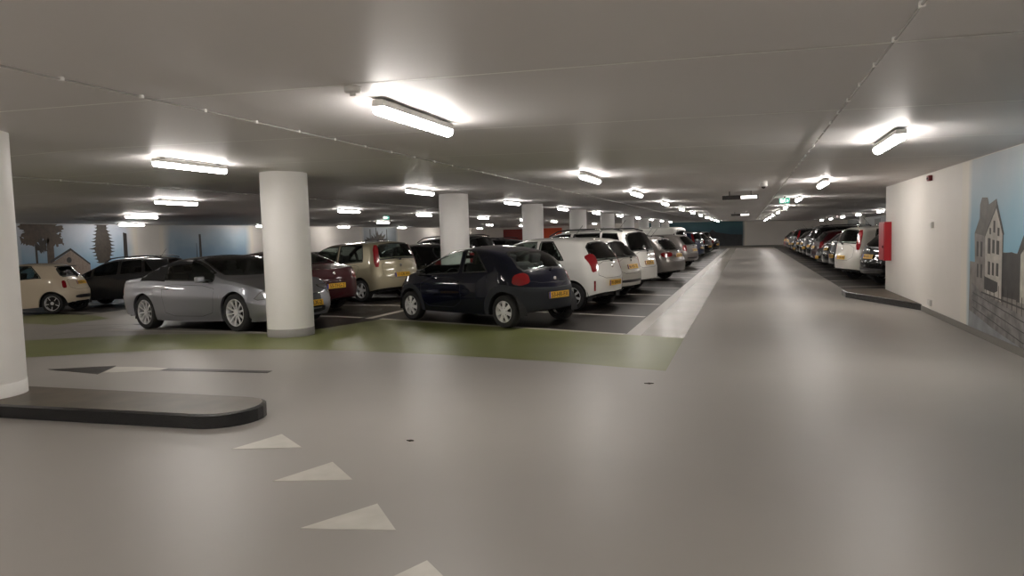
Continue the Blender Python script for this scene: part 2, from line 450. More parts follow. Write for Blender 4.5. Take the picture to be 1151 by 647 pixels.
def patch(mb, sh, pts3, d, m, off=.004, step=.07, ring=0., mring=None, rnd=0, skirt=.015):
    """polygon (rough 3D points) projected along d onto the shell; optional border ring of another material"""
    d, r, u = sh.frame(d); P = [(Vector(p).dot(r), Vector(p).dot(u)) for p in pts3]
    if area(P) < 0: P = P[::-1]
    if rnd: P = chaikin(P, rnd)
    def lay(polys, mm, off_, sk):
        bm = bmesh.new(); cache = {}
        def V(p):
            k = (round(p[0], 5), round(p[1], 5))
            if k not in cache: cache[k] = bm.verts.new((p[0], p[1], 0))
            return cache[k]
        for q in polys:
            vs = [];
            for p in q:
                v = V(p)
                if v not in vs: vs.append(v)
            if len(vs) > 2:
                try: bm.faces.new(vs)
                except ValueError: pass
        xs = [v.co.x for v in bm.verts]; ys = [v.co.y for v in bm.verts]
        if not xs: return
        for lo, hi, no in ((min(xs), max(xs), (1, 0, 0)), (min(ys), max(ys), (0, 1, 0))):
            k = math.ceil(lo/step)
            while k*step < hi:
                c = k*step
                bmesh.ops.bisect_plane(bm, geom=bm.verts[:]+bm.edges[:]+bm.faces[:], dist=1e-5, plane_co=(c, c, 0), plane_no=no); k += 1
        mp = {}; bad = set()
        for v in bm.verts:
            h = sh.hit((v.co.x, v.co.y), d, r, u, off_)
            if h is None: bad.add(v)
            else: mp[v] = h
        vn = {v: mb.bm.verts.new(mp[v]) for v in mp}; idx = mb.mi(mm)
        for f in bm.faces:
            if any(v in bad for v in f.verts): continue
            vs = [vn[v] for v in f.verts]
            try: nf = mb.bm.faces.new(vs)
            except ValueError: continue
            nf.smooth = True; nf.material_index = idx; nf.normal_update()
            if nf.normal.dot(d) > 0: nf.normal_flip()
        if sk:
            for e in bm.edges:
                if len(e.link_faces) == 1 and e.verts[0] in vn and e.verts[1] in vn:
                    a, c = vn[e.verts[0]], vn[e.verts[1]]
                    q = [a, c, mb.bm.verts.new(c.co+d*sk), mb.bm.verts.new(a.co+d*sk)]
                    nf = mb.bm.faces.new(q); nf.material_index = idx
        bm.free()
    if ring:
        I = inset_poly(P, ring); n = len(P)
        lay([[P[i], P[(i+1) % n], I[(i+1) % n], I[i]] for i in range(n)], mring, off, skirt)
        lay([I], m, off-.0005, 0)
    else: lay([P], m, off, skirt)

def wheel_mesh(R, wd, rim, style):
    b = MB(); h = wd/2
    b.lathe([(rim*.97, -h*.9), (rim*1.03, -h), (R*.93, -h*.98), (R*.985, -h*.8), (R, -h*.5), (R, h*.5), (R*.985, h*.8), (R*.93, h*.98), (rim*1.03, h), (rim*.97, h*.9)], M_TYRE, 'y', 40)
    tyre = b.mesh('tyre', 40)
    b = MB(); met = M_HUBCAP if style == 'cap' else M_ALLOY
    b.lathe([(rim*1.0, h*.92), (rim*.95, h*.97), (rim*.90, h*.80), (rim*.88, h*.2), (rim*.88, -h*.8)], met, 'y', 40)
    b.lathe([(rim*.9, h*.15), (.001, h*.12)], M_RUB, 'y', 32)
    def spoke(a, r0, r1, w0, w1, y0, y1, m=met, t=.02):
        c, s_ = math.cos(a), math.sin(a); q = []
        for r_, w_, y_ in ((r0, w0, y0), (r1, w1, y1)):
            for e in (-1, 1): q.append((Vector((c*r_-s_*w_*e, y_, s_*r_+c*w_*e))))
        lo = [p-Vector((0, t, 0)) for p in q]
        idx = [(0, 1, 3, 2)]
        b.face([q[0], q[1], q[3], q[2]], m)
        b.face([q[0], q[2], lo[2], lo[0]], m); b.face([q[1], lo[1], lo[3], q[3]], m); b.face([q[2], q[3], lo[3], lo[2]], m)
    if style == 'cap':            # hubcap with seven broad lugs
        b.lathe([(rim*.5, h*.9), (rim*.42, h*.98), (.001, h*1.0)], met, 'y', 28)
        for k in range(7): spoke(2*PI*k/7+.3, rim*.4, rim*.93, rim*.13, rim*.19, h*.96, h*.86)
        for k in range(7):
            a = 2*PI*(k+.5)/7+.3; b.lathe([(rim*.045, h*.99), (.0005, h*.995)], M_RUB, 'y', 8, (rim*.38*math.cos(a), 0, rim*.38*math.sin(a)))
    elif style == 'multi':        # ten slim spokes
        b.lathe([(rim*.24, h*.3), (rim*.22, h*.8), (.001, h*.86)], met, 'y', 24)
        for k in range(5):
            for e in (-.17, .17): spoke(2*PI*k/5+e*1.9+.2, rim*.15, rim*.93, rim*.05, rim*.075, h*.68, h*.86)
    elif style == 'five':
        b.lathe([(rim*.3, h*.3), (rim*.26, h*.82), (.001, h*.86)], met, 'y', 24)
        for k in range(5): spoke(2*PI*k/5+.5, rim*.2, rim*.93, rim*.17, rim*.13, h*.78, h*.82)
    elif style == 'star':         # dark wheel with bright machined facets
        b.lathe([(rim*.26, h*.3), (rim*.22, h*.82), (.001, h*.86)], met, 'y', 24)
        for k in range(5):
            spoke(2*PI*k/5+.5, rim*.2, rim*.9, rim*.20, rim*.16, h*.72, h*.78, M_RUB)
            spoke(2*PI*k/5+.62, rim*.45, rim*.9, rim*.05, rim*.05, h*.76, h*.82)
    else:                         # seven spokes
        b.lathe([(rim*.28, h*.3), (rim*.24, h*.8), (.001, h*.86)], met, 'y', 24)
        for k in range(7): spoke(2*PI*k/7+.2, rim*.2, rim*.93, rim*.09, rim*.12, h*.76, h*.82)
    bmesh.ops.recalc_face_normals(b.bm, faces=b.bm.faces[:])
    return tyre, b.mesh('rim', 35)
WH = {}
def clad_mask(m, sp):
    """grey plastic wings and bumpers as part of the paint layout (in the car's own coordinates)"""
    nt = m.node_tree; b = nt.nodes['Principled BSDF']
    tc = nt.nodes.new('ShaderNodeTexCoord'); sp_ = nt.nodes.new('ShaderNodeSeparateXYZ'); nt.links.new(tc.outputs['Object'], sp_.inputs[0])
    def M(op, a, b_=None, c=None):
        n = nt.nodes.new('ShaderNodeMath'); n.operation = op
        for i, v in enumerate((a, b_, c)):
            if v is None: continue
            if isinstance(v, (int, float)): n.inputs[i].default_value = v
            else: nt.links.new(v, n.inputs[i])
        return n.outputs[0]
    X, Z = sp_.outputs[0], sp_.outputs[2]; acc = None
    for xa, r_ in ((sp['xr'], sp['arch']+.115), (sp['xf'], sp['arch']+.085)):
        dx = M('SUBTRACT', X, xa); dz = M('SUBTRACT', Z, sp['wr']); dd = M('SQRT', M('ADD', M('MULTIPLY', dx, dx), M('MULTIPLY', dz, dz)))
        k = M('LESS_THAN', dd, r_); acc = k if acc is None else M('MAXIMUM', acc, k)
    # rear: below a line that is lowest at the middle; front: below .5
    zr = M('MULTIPLY_ADD', M('ADD', X, sp['L']/2), .10, .665)
    k = M('MULTIPLY', M('LESS_THAN', X, sp['xr']+.0), M('LESS_THAN', Z, zr)); acc = M('MAXIMUM', acc, k)
    k = M('MULTIPLY', M('GREATER_THAN', X, sp['xf']+.05), M('LESS_THAN', Z, .56)); acc = M('MAXIMUM', acc, k)
    old = b.inputs['Base Color'].links[0].from_socket
    mx = nt.nodes.new('ShaderNodeMix'); mx.data_type = 'RGBA'; mx.inputs['B'].default_value = srgb(58, 60, 64)
    nt.links.new(acc, mx.inputs['Factor']); nt.links.new(old, mx.inputs['A']); nt.links.new(mx.outputs['Result'], b.inputs['Base Color'])
    inv = M('SUBTRACT', 1, acc); oc = b.inputs['Coat Weight'].links[0].from_socket
    nt.links.new(M('MULTIPLY', inv, oc), b.inputs['Coat Weight'])
    nt.links.new(M('MULTIPLY_ADD', acc, .2, .35), b.inputs['Roughness'])

def make_car(sp, pm, name='car'):
    root = empty(name)
    sh = Shell(sp); sh.build(pm); hx, hw = sh.hx, sh.hw; top, belt = sh.top, sh.belt
    def We(x):
        gh = max(top(x)-belt(x), .02); Wb = sh.halfw(x)*.955; return Wb-min(sh.lean*.88*gh, Wb*.5)
    SX = lambda x, z: sh.sx(x, z)
    glass = DARKGLASS if sp.get('dark') else CLEARGLASS if sp.get('clear') else GLASS
    wins = []
    # side windows follow the belt and the roof edge
    for wi in sp['win']:
        x0, x1 = wi[:2]; rk = wi[2] if len(wi) > 2 else 0.; fk = wi[3] if len(wi) > 3 else 0.
        lo = []; hi = []; n = 9
        for i in range(n+1):
            x = x0+(x1-x0)*i/n; zb = belt(x)+.03; zt = belt(x)+.86*max(top(x)-belt(x), .0)
            lo.append((x, zb)); hi.append((x, max(zt, zb+.012)))
        # slanted ends
        pts = []
        for x, z in lo: pts.append((x, z))
        for x, z in hi[::-1]: pts.append((x, z))
        zt0 = hi[0][1]; zb0 = lo[0][1]
        q = []
        for x, z in pts:
            t = (z-zb0)/max(zt0-zb0, .05); wl = 1-(x-x0)/(x1-x0); wr_ = 1-wl
            q.append((SX(x, z)+rk*t*wl-fk*t*wr_, z))
        for sd in (1, -1): wins.append(('side_window', [(x, sd*hw, z) for x, z in q], (0, -sd, 0), 1, .022))
    if 'ws' in sp:
        a, c = sp['ws']; pts = []
        for t in (-1, -.6, 0, .6, 1): pts.append((c-.12*t*t, t*(sh.halfw(c)*.80), 0))
        for t in (.98, .5, 0, -.5, -.98): pts.append((a-.03*t*t, t*We(a)*.86, 0))
        pts = [(x, y, top(x)) for x, y, _ in pts]
        wins.append(('windshield', pts, (-1, 0, -1.0), 1, .03))
    if 'rg' in sp:                                           # glass in a hatch
        z0, z1, w0, w1 = sp['rg']
        pts = [(-hx, -w0, z0), (-hx, -w0*.5, z0-.01), (-hx, w0*.5, z0-.01), (-hx, w0, z0), (-hx, w1, z1), (-hx, 0, z1+.01), (-hx, -w1, z1)]
        pts = [(SX(-hx, z), y, z) for x, y, z in pts]
        wins.append(('rear_window', pts, (1, 0, -.35), 1, .03))
    if 'rw' in sp:                                           # glass lying on the tail slope
        a, c = sp['rw']; pts = []
        for t in (-1, 0, 1): pts.append((c+.06*t*t, t*sh.halfw(c)*.72, 0))
        for t in (1, 0, -1): pts.append((a, t*We(a)*.82, 0))
        pts = [(SX(x, top(x)), y, top(x)) for x, y, _ in pts]
        wins.append(('rear_window', pts, (1, 0, -1.0), 1, .03))
    wm = {}
    for nm, pts, d, rd, rg in wins:
        b = MB(); patch(b, sh, pts, d, glass, .004, .08, rg, M_RUB, rd); b.build(nm, root, 50)
    # doors
    for poly, hxz in sp['doors']:
        for sd in (1, -1):
            b = MB(); patch(b, sh, [(x, sd*hw, z) for x, z in poly], (0, -sd, 0), pm, .0015, .07, .006, M_RUB, 1, 0)
            dr = b.build('door', root, 50)
            x, z = hxz; p = sh.hit((-x*1.0 if sd < 0 else x, 0), *sh.frame((0, -sd, 0)), 0) if False else sh.bvh.ray_cast(Vector((x, sd*3, z)), Vector((0, -sd, 0)))[0]
            if p:
                b = MB(); b.box((p.x, p.y+sd*.022, p.z), (.19, .022, .028), sp.get('hm') or pm, bevel=.009)
                b.box((p.x-.07, p.y+sd*.008, p.z), (.02, .03, .02), M_RUB); b.box((p.x+.07, p.y+sd*.008, p.z), (.02, .03, .02), M_RUB)
                b.build('door_handle', dr)
    # lamps at the corners
    def corner(nm, front, spec, m, lab=None):
        z0, z1, w0, w1, sl, az = spec
        e = 1 if front else -1; D = sh.Df if front else sh.Dr
        for sd in (1, -1):
            a = math.radians(az); d = Vector((-e*math.cos(a), -sd*math.sin(a), 0)); dd, r, u = sh.frame(d)
            ref = Vector((e*(hx-D*.22)+(sh.rear((z0+z1)/2) if not front else -sh.front((z0+z1)/2)), sd*hw*.80, 0))
            s0 = ref.dot(r); ob = 1 if (Vector((-e, 0, 0)).dot(r)*1) > 0 else -1   # direction of "round the side"
            if not front and 'tlp' in sp: P = [(s0+ob*a_, z_) for a_, z_ in sp['tlp']]
            else: P = [(s0-ob*w0*.5, z0), (s0+ob*w0*.5, z0+sl*.3), (s0+ob*w1*.5+ob*sl, z1), (s0-ob*w1*.5+ob*sl*.4, z1)]
            b = MB(); patch(b, sh, [r*p[0]+Vector((0, 0, p[1])) for p in P], d, m, .007, .05, .008 if front else 0, M_RUB, 1)
            if front and b.bm.verts:
                cc = sum((v.co for v in b.bm.verts), Vector())/len(b.bm.verts)
            b.build(nm, root, 50)
    if 'hl' in sp: corner('headlight', True, sp['hl'], M_CLEARL)
    if 'tl' in sp: corner('tail_light', False, sp['tl'], M_REDL)
    # front: grille and lower intake
    b = MB()
    zg0, zg1, wg = sp.get('grille', (.52, .62, .3))
    patch(b, sh, [(hx, -wg, zg0), (hx, wg, zg0), (hx, wg*1.1, zg1), (hx, -wg*1.1, zg1)], (-1, 0, 0), M_TRIM, .006, .07, .01, M_CHROME, 1)
    patch(b, sh, [(hx, -.42, .24), (hx, .42, .24), (hx, .36, .37), (hx, -.36, .37)], (-1, 0, 0), M_TRIM, .006, .07, rnd=1)
    b.build('grille', root, 50)
    # tailgate outline
    if 'gate' in sp:
        z0, z1, w0, w1 = sp['gate']; b = MB()
        patch(b, sh, [(-hx, -w0, z0), (-hx, w0, z0), (-hx, w1, z1), (-hx, -w1, z1)], (1, 0, 0), pm, .0015, .07, .007, M_RUB, 1, 0)
        b.build('tailgate', root, 50)
    if 'rbump' in sp:
        z0, z1, wv = sp['rbump']; b = MB()
        patch(b, sh, [(-hx, -wv, z0), (-hx, wv, z0), (-hx, wv, z1), (-hx, -wv, z1)], (1, 0, 0), M_TRIM, .006, .06, rnd=1); b.build('bumper_strip', root, 50)
    # plates
    for e, zp in ((-1, sp['plate']), (1, .42)):
        loc, nor, _, _ = sh.bvh.ray_cast(Vector((e*5, 0, zp)), Vector((-e, 0, 0)))
        if loc is None: continue
        b = MB(); b.box((0, 0, 0), (.52, .11, .012), M_PLATE, bevel=.004); b.box((-.242, 0, .0065), (.036, .106, .002), M_PLATEB)
        pl = b.build('license_plate', root)
        tilt = math.atan2(nor.z, abs(nor.x))
        pl.rotation_euler = (PI/2-max(-.1, min(tilt, .5)), 0, PI/2*e); pl.location = loc+Vector((e*.016, 0, 0))
        k = 'plate'+sp.get('text', '53-HR-FX')
        if k not in WH: WH[k] = text_mesh(sp.get('text', '53-HR-FX'), .105, M_INK, .001)
        t = bpy.data.objects.new('characters', WH[k]); link(t, pl); t.location = (.015, -.002, .0075)
    # wheels
    key = (sp['wr'], sp.get('ww', .19), sp['rim'], sp['style'])
    if key not in WH: WH[key] = wheel_mesh(*key)
    for xa in sh.axles:
        for sd in (1, -1):
            wo = link(bpy.data.objects.new('wheel', WH[key][0]), root)
            wo.location = (xa, sd*(hw*.985-key[1]/2-.02), sp['wr']); wo.rotation_euler = (0, random.random()*6, 0 if sd > 0 else PI)
            link(bpy.data.objects.new('rim', WH[key][1]), wo)
    # underbody with wheel arch liners
    b = MB(); iw = hw-.24
    b.box(((sh.axles[0]+sh.axles[1])/2, 0, .30), (sh.axles[1]-sh.axles[0]-2*sh.R-.02, (hw-.1)*2, .16), M_IN)
    b.box((0, 0, .34), (2*hx-.5, iw*2, .2), M_IN)
    for xa in sh.axles:
        for sd in (1, -1):
            n = 16; R_ = sh.R+.012; ya, yb = sd*(hw*.93), sd*iw; Z0 = sp['wr']
            arc = [(xa+R_*math.cos(PI*k/n), Z0+R_*math.sin(PI*k/n)) for k in range(n+1)]
            arc = [(xa+R_, .2)]+arc+[(xa-R_, .2)]
            for p, q in zip(arc, arc[1:]): b.face([(p[0], ya, p[1]), (q[0], ya, q[1]), (q[0], yb, q[1]), (p[0], yb, p[1])], M_IN)
            b.face([(p[0], yb, p[1]) for p in arc], M_IN)
    b.build('underbody', root)
    # mirrors
    xm = sp['mirror']; zm = belt(xm)+.06
    for sd in (1, -1):
        b = MB(); y = sh.halfw(xm)*.97
        b.box((xm, sd*(y+.12), zm+.02), (.10, .17, .115), sp.get('mm') or pm, bevel=.035)
        b.box((xm-.048, sd*(y+.12), zm+.02), (.006, .13, .08), M_CHROME)
        b.box((xm+.01, sd*(y+.02), zm-.03), (.06, .1, .03), M_RUB, bevel=.01)
        b.build('side_mirror', root)
    # seats, dashboard, steering wheel
    xs_ = sp['seats']; zb = belt(0)
    for x, ws_ in [(xs_[0], (.36, -.36)), (xs_[1], (0,))]:
        for y in ws_:
            b = MB(); wd = .46 if len(ws_) > 1 else 1.1; H_ = sp['H']
            rot = Euler((0, -.28, 0)).to_matrix()
            b.box((x+.22, y, .48), (.5, wd, .16), M_SEAT, bevel=.05)
            b.box((x-.08, y, .78), (.12, wd, .6), M_SEAT, rot, bevel=.05)
            for yy in ((y,) if len(ws_) > 1 else (y-.32, y+.32)):
                b.box((x-.19, yy, min(1.13, H_-.24)), (.09, .25, .17), M_SEAT, rot, bevel=.035)
            b.build('seat' if len(ws_) > 1 else 'rear_bench', root)
    b = MB(); xd = sp['dash']; b.box((xd, 0, belt(xd)-.10), (.36, hw*1.62, .18), M_IN, bevel=.05); b.build('dashboard', root)
    b = MB(); ring = []; c = Vector((xd-.25, .36, belt(xd)-.02)); tl = .45
    for k in range(21):
        a = 2*PI*k/20; ring.append(c+Vector((-math.sin(tl)*.18*math.sin(a), .18*math.cos(a), math.cos(tl)*.18*math.sin(a))))
    b.tube(ring, .014, M_IN, 6, False); b.tube([c-Vector((0, .17, 0)), c+Vector((0, .17, 0))], .014, M_IN, 6); b.tube([c, c+Vector((.2, 0, -.06))], .02, M_IN, 6)
    b.build('steering_wheel', root)
    b = MB(); xv = sp.get('visor', sp['ws'][0]+.10 if 'ws' in sp else .3); b.box((xv, 0, top(xv)-.10), (.03, .2, .06), M_IN, bevel=.01); b.tube([(xv, 0, top(xv)-.08), (xv+.03, 0, top(xv)-.02)], .008, M_IN, 6); b.build('rearview_mirror', root)
    # extras
    ex = sp.get('extras', ())
    if 'antenna' in ex:
        xa = sp.get('ant', -hx+.75); b = MB(); z = top(xa); X = SX(xa, z); b.tube([(X, 0, z-.01), (X-.02, 0, z+.03)], .02, M_RUB, 8); b.tube([(X-.01, 0, z), (X-.22, 0, z+.24)], .005, M_RUB, 6); b.build('antenna', root)
    if 'rails' in ex:
        for sd in (1, -1):
            b = MB(); x0, x1 = sp['railx']; P = []
            for k in range(9):
                x = x0+(x1-x0)*k/8; z = belt(x)+.93*(top(x)-belt(x)); P.append(Vector((x, sd*(We(x)*.93), z+(.06 if 0 < k < 8 else .0))))
            b.tube(P, .018, M_TRIM, 8)
            b.build('roof_rail', root)
    if 'wiper' in ex:
        z0, z1, w0, w1 = sp['rg']; hit = lambda y, z: sh.hit((Vector((SX(-hx, z), y, z)).dot(sh.frame((1, 0, 0))[1]), z), *sh.frame((1, 0, 0)), .03)
        A, B_ = hit(0, z0-.02), hit(.32, z0+.05)
        if A and B_:
            b = MB(); b.tube([A, B_], .009, M_RUB, 6); b.tube([A-Vector((.01, 0, 0)), A+Vector((.03, 0, 0))], .022, M_RUB, 8); b.build('wiper', root)
    if 'reflector' in ex:
        for sd in (1, -1):
            d = Vector((1, -sd*.9, 0)); dd, r, u = sh.frame(d); s0 = Vector((-hx+.10, sd*hw*.80, 0)).dot(r); b = MB()
            patch(b, sh, [r*(s0+q_[0])+Vector((0, 0, q_[1])) for q_ in [(-.02, .40), (.02, .40), (.02, .60), (-.02, .60)]], d, M_REDL, .006, .05); b.build('reflector', root)
    if 'spoiler' in ex:
        z = top(-hx)-.0; x = SX(-hx, z); yw = We(-hx+.15)
        b = MB(); b.prism([(x+.18, -yw*.98), (x-.10, -yw*.8), (x-.13, 0), (x-.10, yw*.8), (x+.18, yw*.98)], z-.035, z-.005, sp.get('spm') or pm); b.build('spoiler', root)
    if 'exhaust' in ex:
        b = MB(); b.lathe([(.032, -.08), (.032, .08), (.026, .08), (.026, -.06)], M_CHROME, 'x', 16, (-hx+.06, -.42, .24)); b.build('exhaust_pipe', root)
    if 'rooftop' in ex:   # soft top of the open car, laid over the shell
        b = MB(); x0, x1 = sp['soft']; P = []
        n = 12; lo = [(x0+(x1-x0)*k/n) for k in range(n+1)]
        P = [(x, We(x)+.2*0+.03, 0) for x in lo]+[(x, -We(x)-.03, 0) for x in lo[::-1]]
        patch(b, sh, [(x, y, 2) for x, y, _ in P], (0, .0001, -1), sp['softm'], .008, .08, rnd=0)
        for sd in (1, -1):
            xs2 = [sp['softq'][0]+(sp['softq'][1]-sp['softq'][0])*k/8 for k in range(9)]
            q = [(x, sd*hw, belt(x)+.012) for x in xs2]+[(x, sd*hw, belt(x)+.93*max(top(x)-belt(x), .02)) for x in xs2[::-1]]
            patch(b, sh, q, (0, -sd, 0), sp['softm'], .007, .06)
        b.build('soft_top', root, 60)
    if 'stripe' in ex:
        for sd in (1, -1):
            b = MB(); patch(b, sh, [(hx-.55, sd*hw, .60), (-hx+.5, sd*hw, .62), (-hx+.5, sd*hw, .585), (hx-.55, sd*hw, .565)], (0, -sd, 0), M_TRIM, .012, .08); b.build('side_strip', root)
    if 'badge' in ex:
        zb_ = sp['badge']; p = sh.bvh.ray_cast(Vector((-5, 0, zb_)), Vector((1, 0, 0)))[0]
        if p: b = MB(); b.lathe([(.036, -.012), (.036, .0), (.03, .003), (.001, .003)], M_CHROME, 'x', 20, (p.x-.004, 0, p.z)); [setattr(v, 'co', Vector((2*(p.x-.004)-v.co.x, v.co.y, v.co.z))) for v in b.bm.verts]; bmesh.ops.recalc_face_normals(b.bm, faces=b.bm.faces[:]); b.build('badge', root)
    # the shell itself, opened under its windows
    for nm, pts, d, rd, rg in wins: sh.cut(pts, d)
    me = bpy.data.meshes.new('body'); sh.bm.to_mesh(me); sh.bm.free(); me.materials.append(pm); me.set_sharp_from_angle(angle=math.radians(42))
    link(bpy.data.objects.new('body', me), root)
    return root

# --- specifications: front is +x.  win = (rear x, front x, slant at rear end, slant at front end)
SP = {}
SP['mini'] = dict(clear=1, L=3.62, W=1.64, H=1.375, xf=1.15, xr=-1.296, wr=.275, rim=.185, style='cap', ww=.165, arch=.335,
    top=[(-1.81, 1.22), (-1.5, 1.29), (-1.0, 1.352), (-.4, 1.375), (.05, 1.34), (.45, 1.2), (.95, .955), (1.3, .86), (1.6, .74), (1.81, .62)],
    belt=[(-1.81, .86), (-1.2, .90), (-.3, .875), (.6, .83), (1.2, .74), (1.81, .52)],
    rear=[(.2, .06), (.4, .0), (.62, .0), (.70, .03), (.85, .09), (1.0, .19), (1.15, .37), (1.25, .58), (1.38, .75)], front=[(.2, .08), (.4, 0), (.62, .04), (.8, .12)],
    sill=[(-1.81, .30), (-1.4, .22), (0, .20), (1.2, .21), (1.81, .27)], Dr=.62, ne=2.3, Sr=1.5, lean=.36,
    win=[(-1.0, -.29, .16), (-.22, .80, 0, .03)], ws=(.16, .86), rg=(.97, 1.30, .60, .50), gate=(.74, .955, .56, .58),
    doors=[([(-.30, .30), (.80, .30), (.82, .80), (-.26, .865)], (-.12, .76))], hl=(.56, .70, .26, .20, -.03, 40), tl=(.70, .88, .22, .12, -.02, 38), tlp=[(-.15, .75), (.02, .70), (.16, .74), (.13, .87), (-.02, .92), (-.13, .88)],
    plate=.53, text='53-HR-FX', mirror=.66, mm=M_TRIM, seats=(-.12, -.85), dash=.72, visor=.30, hm=M_TRIM, badge=.80, extras=('badge', 'wiper'))
SP['city'] = dict(L=3.6, W=1.6, H=1.48, xf=1.14, xr=-1.245, wr=.285, rim=.19, style='seven', arch=.335,
    top=[(-1.8, 1.40), (-1.4, 1.455), (-.7, 1.48), (-.1, 1.47), (.2, 1.42), (.55, 1.26), (1.02, 1.0), (1.35, .92), (1.65, .80), (1.8, .70)],
    belt=[(-1.8, .99), (-1.2, .98), (-.3, .93), (.6, .88), (1.2, .78), (1.8, .6)],
    rear=[(.2, .07), (.4, .01), (.65, .0), (.85, .05), (.97, .08), (1.2, .21), (1.38, .33), (1.5, .36)], front=[(.2, .08), (.45, 0), (.7, .05), (.9, .15)],
    sill=[(-1.8, .36), (-1.4, .25), (0, .20), (1.2, .21), (1.8, .25)], Dr=.42, ne=2.9,
    win=[(-1.12, -.42, .22), (-.36, .42), (.44, .86, 0, .0)], ws=(.24, 1.0), rg=(1.0, 1.37, .62, .50), gate=(.64, .98, .56, .50),
    doors=[([(-.36, .30), (.72, .30), (.78, .84), (-.36, .91)], (-.2, .84)), ([(-.92, .58), (-.84, .30), (-.42, .30), (-.42, .91), (-1.0, .94)], (-.92, .90))],
    hl=(.62, .80, .34, .2, -.1, 45), tl=(.80, 1.10, .17, .2, .08, 50), tlp=[(-.13, .80), (.0, .76), (.03, .92), (.15, 1.08), (.02, 1.14), (-.09, 1.12), (-.15, .96)], plate=.54, text='91-SNH-8', mirror=.62, seats=(-.15, -.9), dash=.78, badge=.87, extras=('badge', 'wiper', 'antenna', 'reflector'))
SP['hatch'] = dict(L=3.9, W=1.66, H=1.46, xf=1.2, xr=-1.26, wr=.295, rim=.19, style='cap', arch=.345,
    top=[(-1.95, 1.37), (-1.5, 1.43), (-.8, 1.46), (-.1, 1.45), (.2, 1.38), (.6, 1.18), (1.0, .98), (1.4, .88), (1.75, .76), (1.95, .64)],
    belt=[(-1.95, .96), (-1.2, .95), (-.3, .92), (.6, .87), (1.2, .78), (1.95, .56)],
    rear=[(.2, .07), (.4, .0), (.6, .0), (.8, .05), (.95, .08), (1.2, .30), (1.36, .44), (1.5, .46)], front=[(.2, .08), (.45, 0), (.7, .06), (.9, .15)],
    sill=[(-1.95, .32), (-1.4, .23), (0, .19), (1.2, .2), (1.95, .24)], Dr=.40,
    win=[(-1.25, -.43, .26), (-.36, .50), (.54, .9)], ws=(.2, .98), rg=(.98, 1.36, .62, .50), gate=(.60, .96, .54, .50),
    doors=[([(-.38, .28), (.78, .28), (.84, .83), (-.38, .90)], (-.2, .82)), ([(-.93, .58), (-.86, .28), (-.43, .28), (-.43, .90), (-1.05, .92)], (-.96, .87))],
    hl=(.58, .76, .34, .2, -.08, 45), tl=(.72, .98, .20, .16, .03, 42), plate=.76, text='46-NX-TL', rbump=(.40, .46, .6), mirror=.68, seats=(-.1, -.9), dash=.8, badge=.90, extras=('badge', 'wiper', 'antenna', 'rbump'))
SP['bigmpv'] = dict(L=4.4, W=1.79, H=1.65, xf=1.32, xr=-1.36, wr=.315, rim=.205, style='seven', arch=.37, dark=1,
    top=[(-2.2, 1.58), (-1.8, 1.63), (-1.0, 1.65), (.0, 1.64), (.4, 1.56), (.9, 1.3), (1.3, 1.08), (1.7, .96), (2.0, .84), (2.2, .72)],
    belt=[(-2.2, 1.05), (-1.2, 1.03), (0, .98), (.8, .94), (1.4, .85), (2.2, .62)],
    rear=[(.2, .07), (.4, .0), (.6, .0), (.8, .05), (1.05, .09), (1.3, .16), (1.55, .27), (1.7, .29)], front=[(.2, .08), (.45, 0), (.7, .06), (.95, .18)],
    sill=[(-2.2, .34), (-1.6, .25), (0, .20), (1.4, .21), (2.2, .25)], Dr=.36, lean=.34,
    win=[(-1.92, -1.26, .08), (-1.2, -.32), (-.26, .66), (.7, 1.1)], ws=(.42, 1.3), rg=(1.08, 1.56, .74, .64), gate=(.64, 1.06, .62, .6),
    doors=[([(-.28, .3), (.9, .3), (.96, .9), (-.28, .96)], (-.1, .88)), ([(-1.0, .62), (-.93, .3), (-.34, .3), (-.34, .96), (-1.1, .99)], (-.98, .92))],
    hl=(.66, .84, .36, .22, -.08, 45), tl=(.74, 1.08, .20, .15, .02, 42), plate=.76, text='82-JTR-6', mirror=.84, seats=(-.05, -1.05), dash=.98, badge=.98,
    extras=('badge', 'wiper', 'antenna', 'rails'), railx=(-1.75, .45), mm=None)
SP['mpv'] = dict(L=3.95, W=1.69, H=1.56, xf=1.22, xr=-1.28, wr=.29, rim=.195, style='five', arch=.345,
    top=[(-1.97, 1.50), (-1.6, 1.54), (-.9, 1.56), (0, 1.55), (.35, 1.48), (.75, 1.28), (1.12, 1.04), (1.5, .92), (1.8, .8), (1.97, .68)],
    belt=[(-1.97, 1.0), (-1.2, .98), (-.3, .95), (.7, .91), (1.3, .82), (1.97, .6)],
    rear=[(.2, .07), (.4, .0), (.6, .0), (.8, .04), (1.0, .06), (1.25, .12), (1.48, .20), (1.6, .22)], front=[(.2, .08), (.45, 0), (.7, .06), (.95, .16)],
    sill=[(-1.97, .34), (-1.4, .24), (0, .19), (1.2, .2), (1.97, .24)], Dr=.34, lean=.30,
    win=[(-1.45, -.42, .04), (-.36, .6), (.63, 1.0)], ws=(.36, 1.12), rg=(1.07, 1.47, .66, .60), gate=(.58, 1.04, .56, .58),
    doors=[([(-.38, .28), (.86, .28), (.92, .88), (-.38, .94)], (-.2, .86)), ([(-.96, .58), (-.88, .28), (-.43, .28), (-.43, .94), (-1.3, .95), (-1.2, .72)], (-1.0, .89))],
    hl=(.62, .82, .34, .2, -.08, 45), tl=(.88, 1.44, .13, .12, .02, 42), plate=.66, text='17-GB-RN', mirror=.78, seats=(-.05, -.95), dash=.88, badge=.9, extras=('badge', 'wiper', 'antenna'))
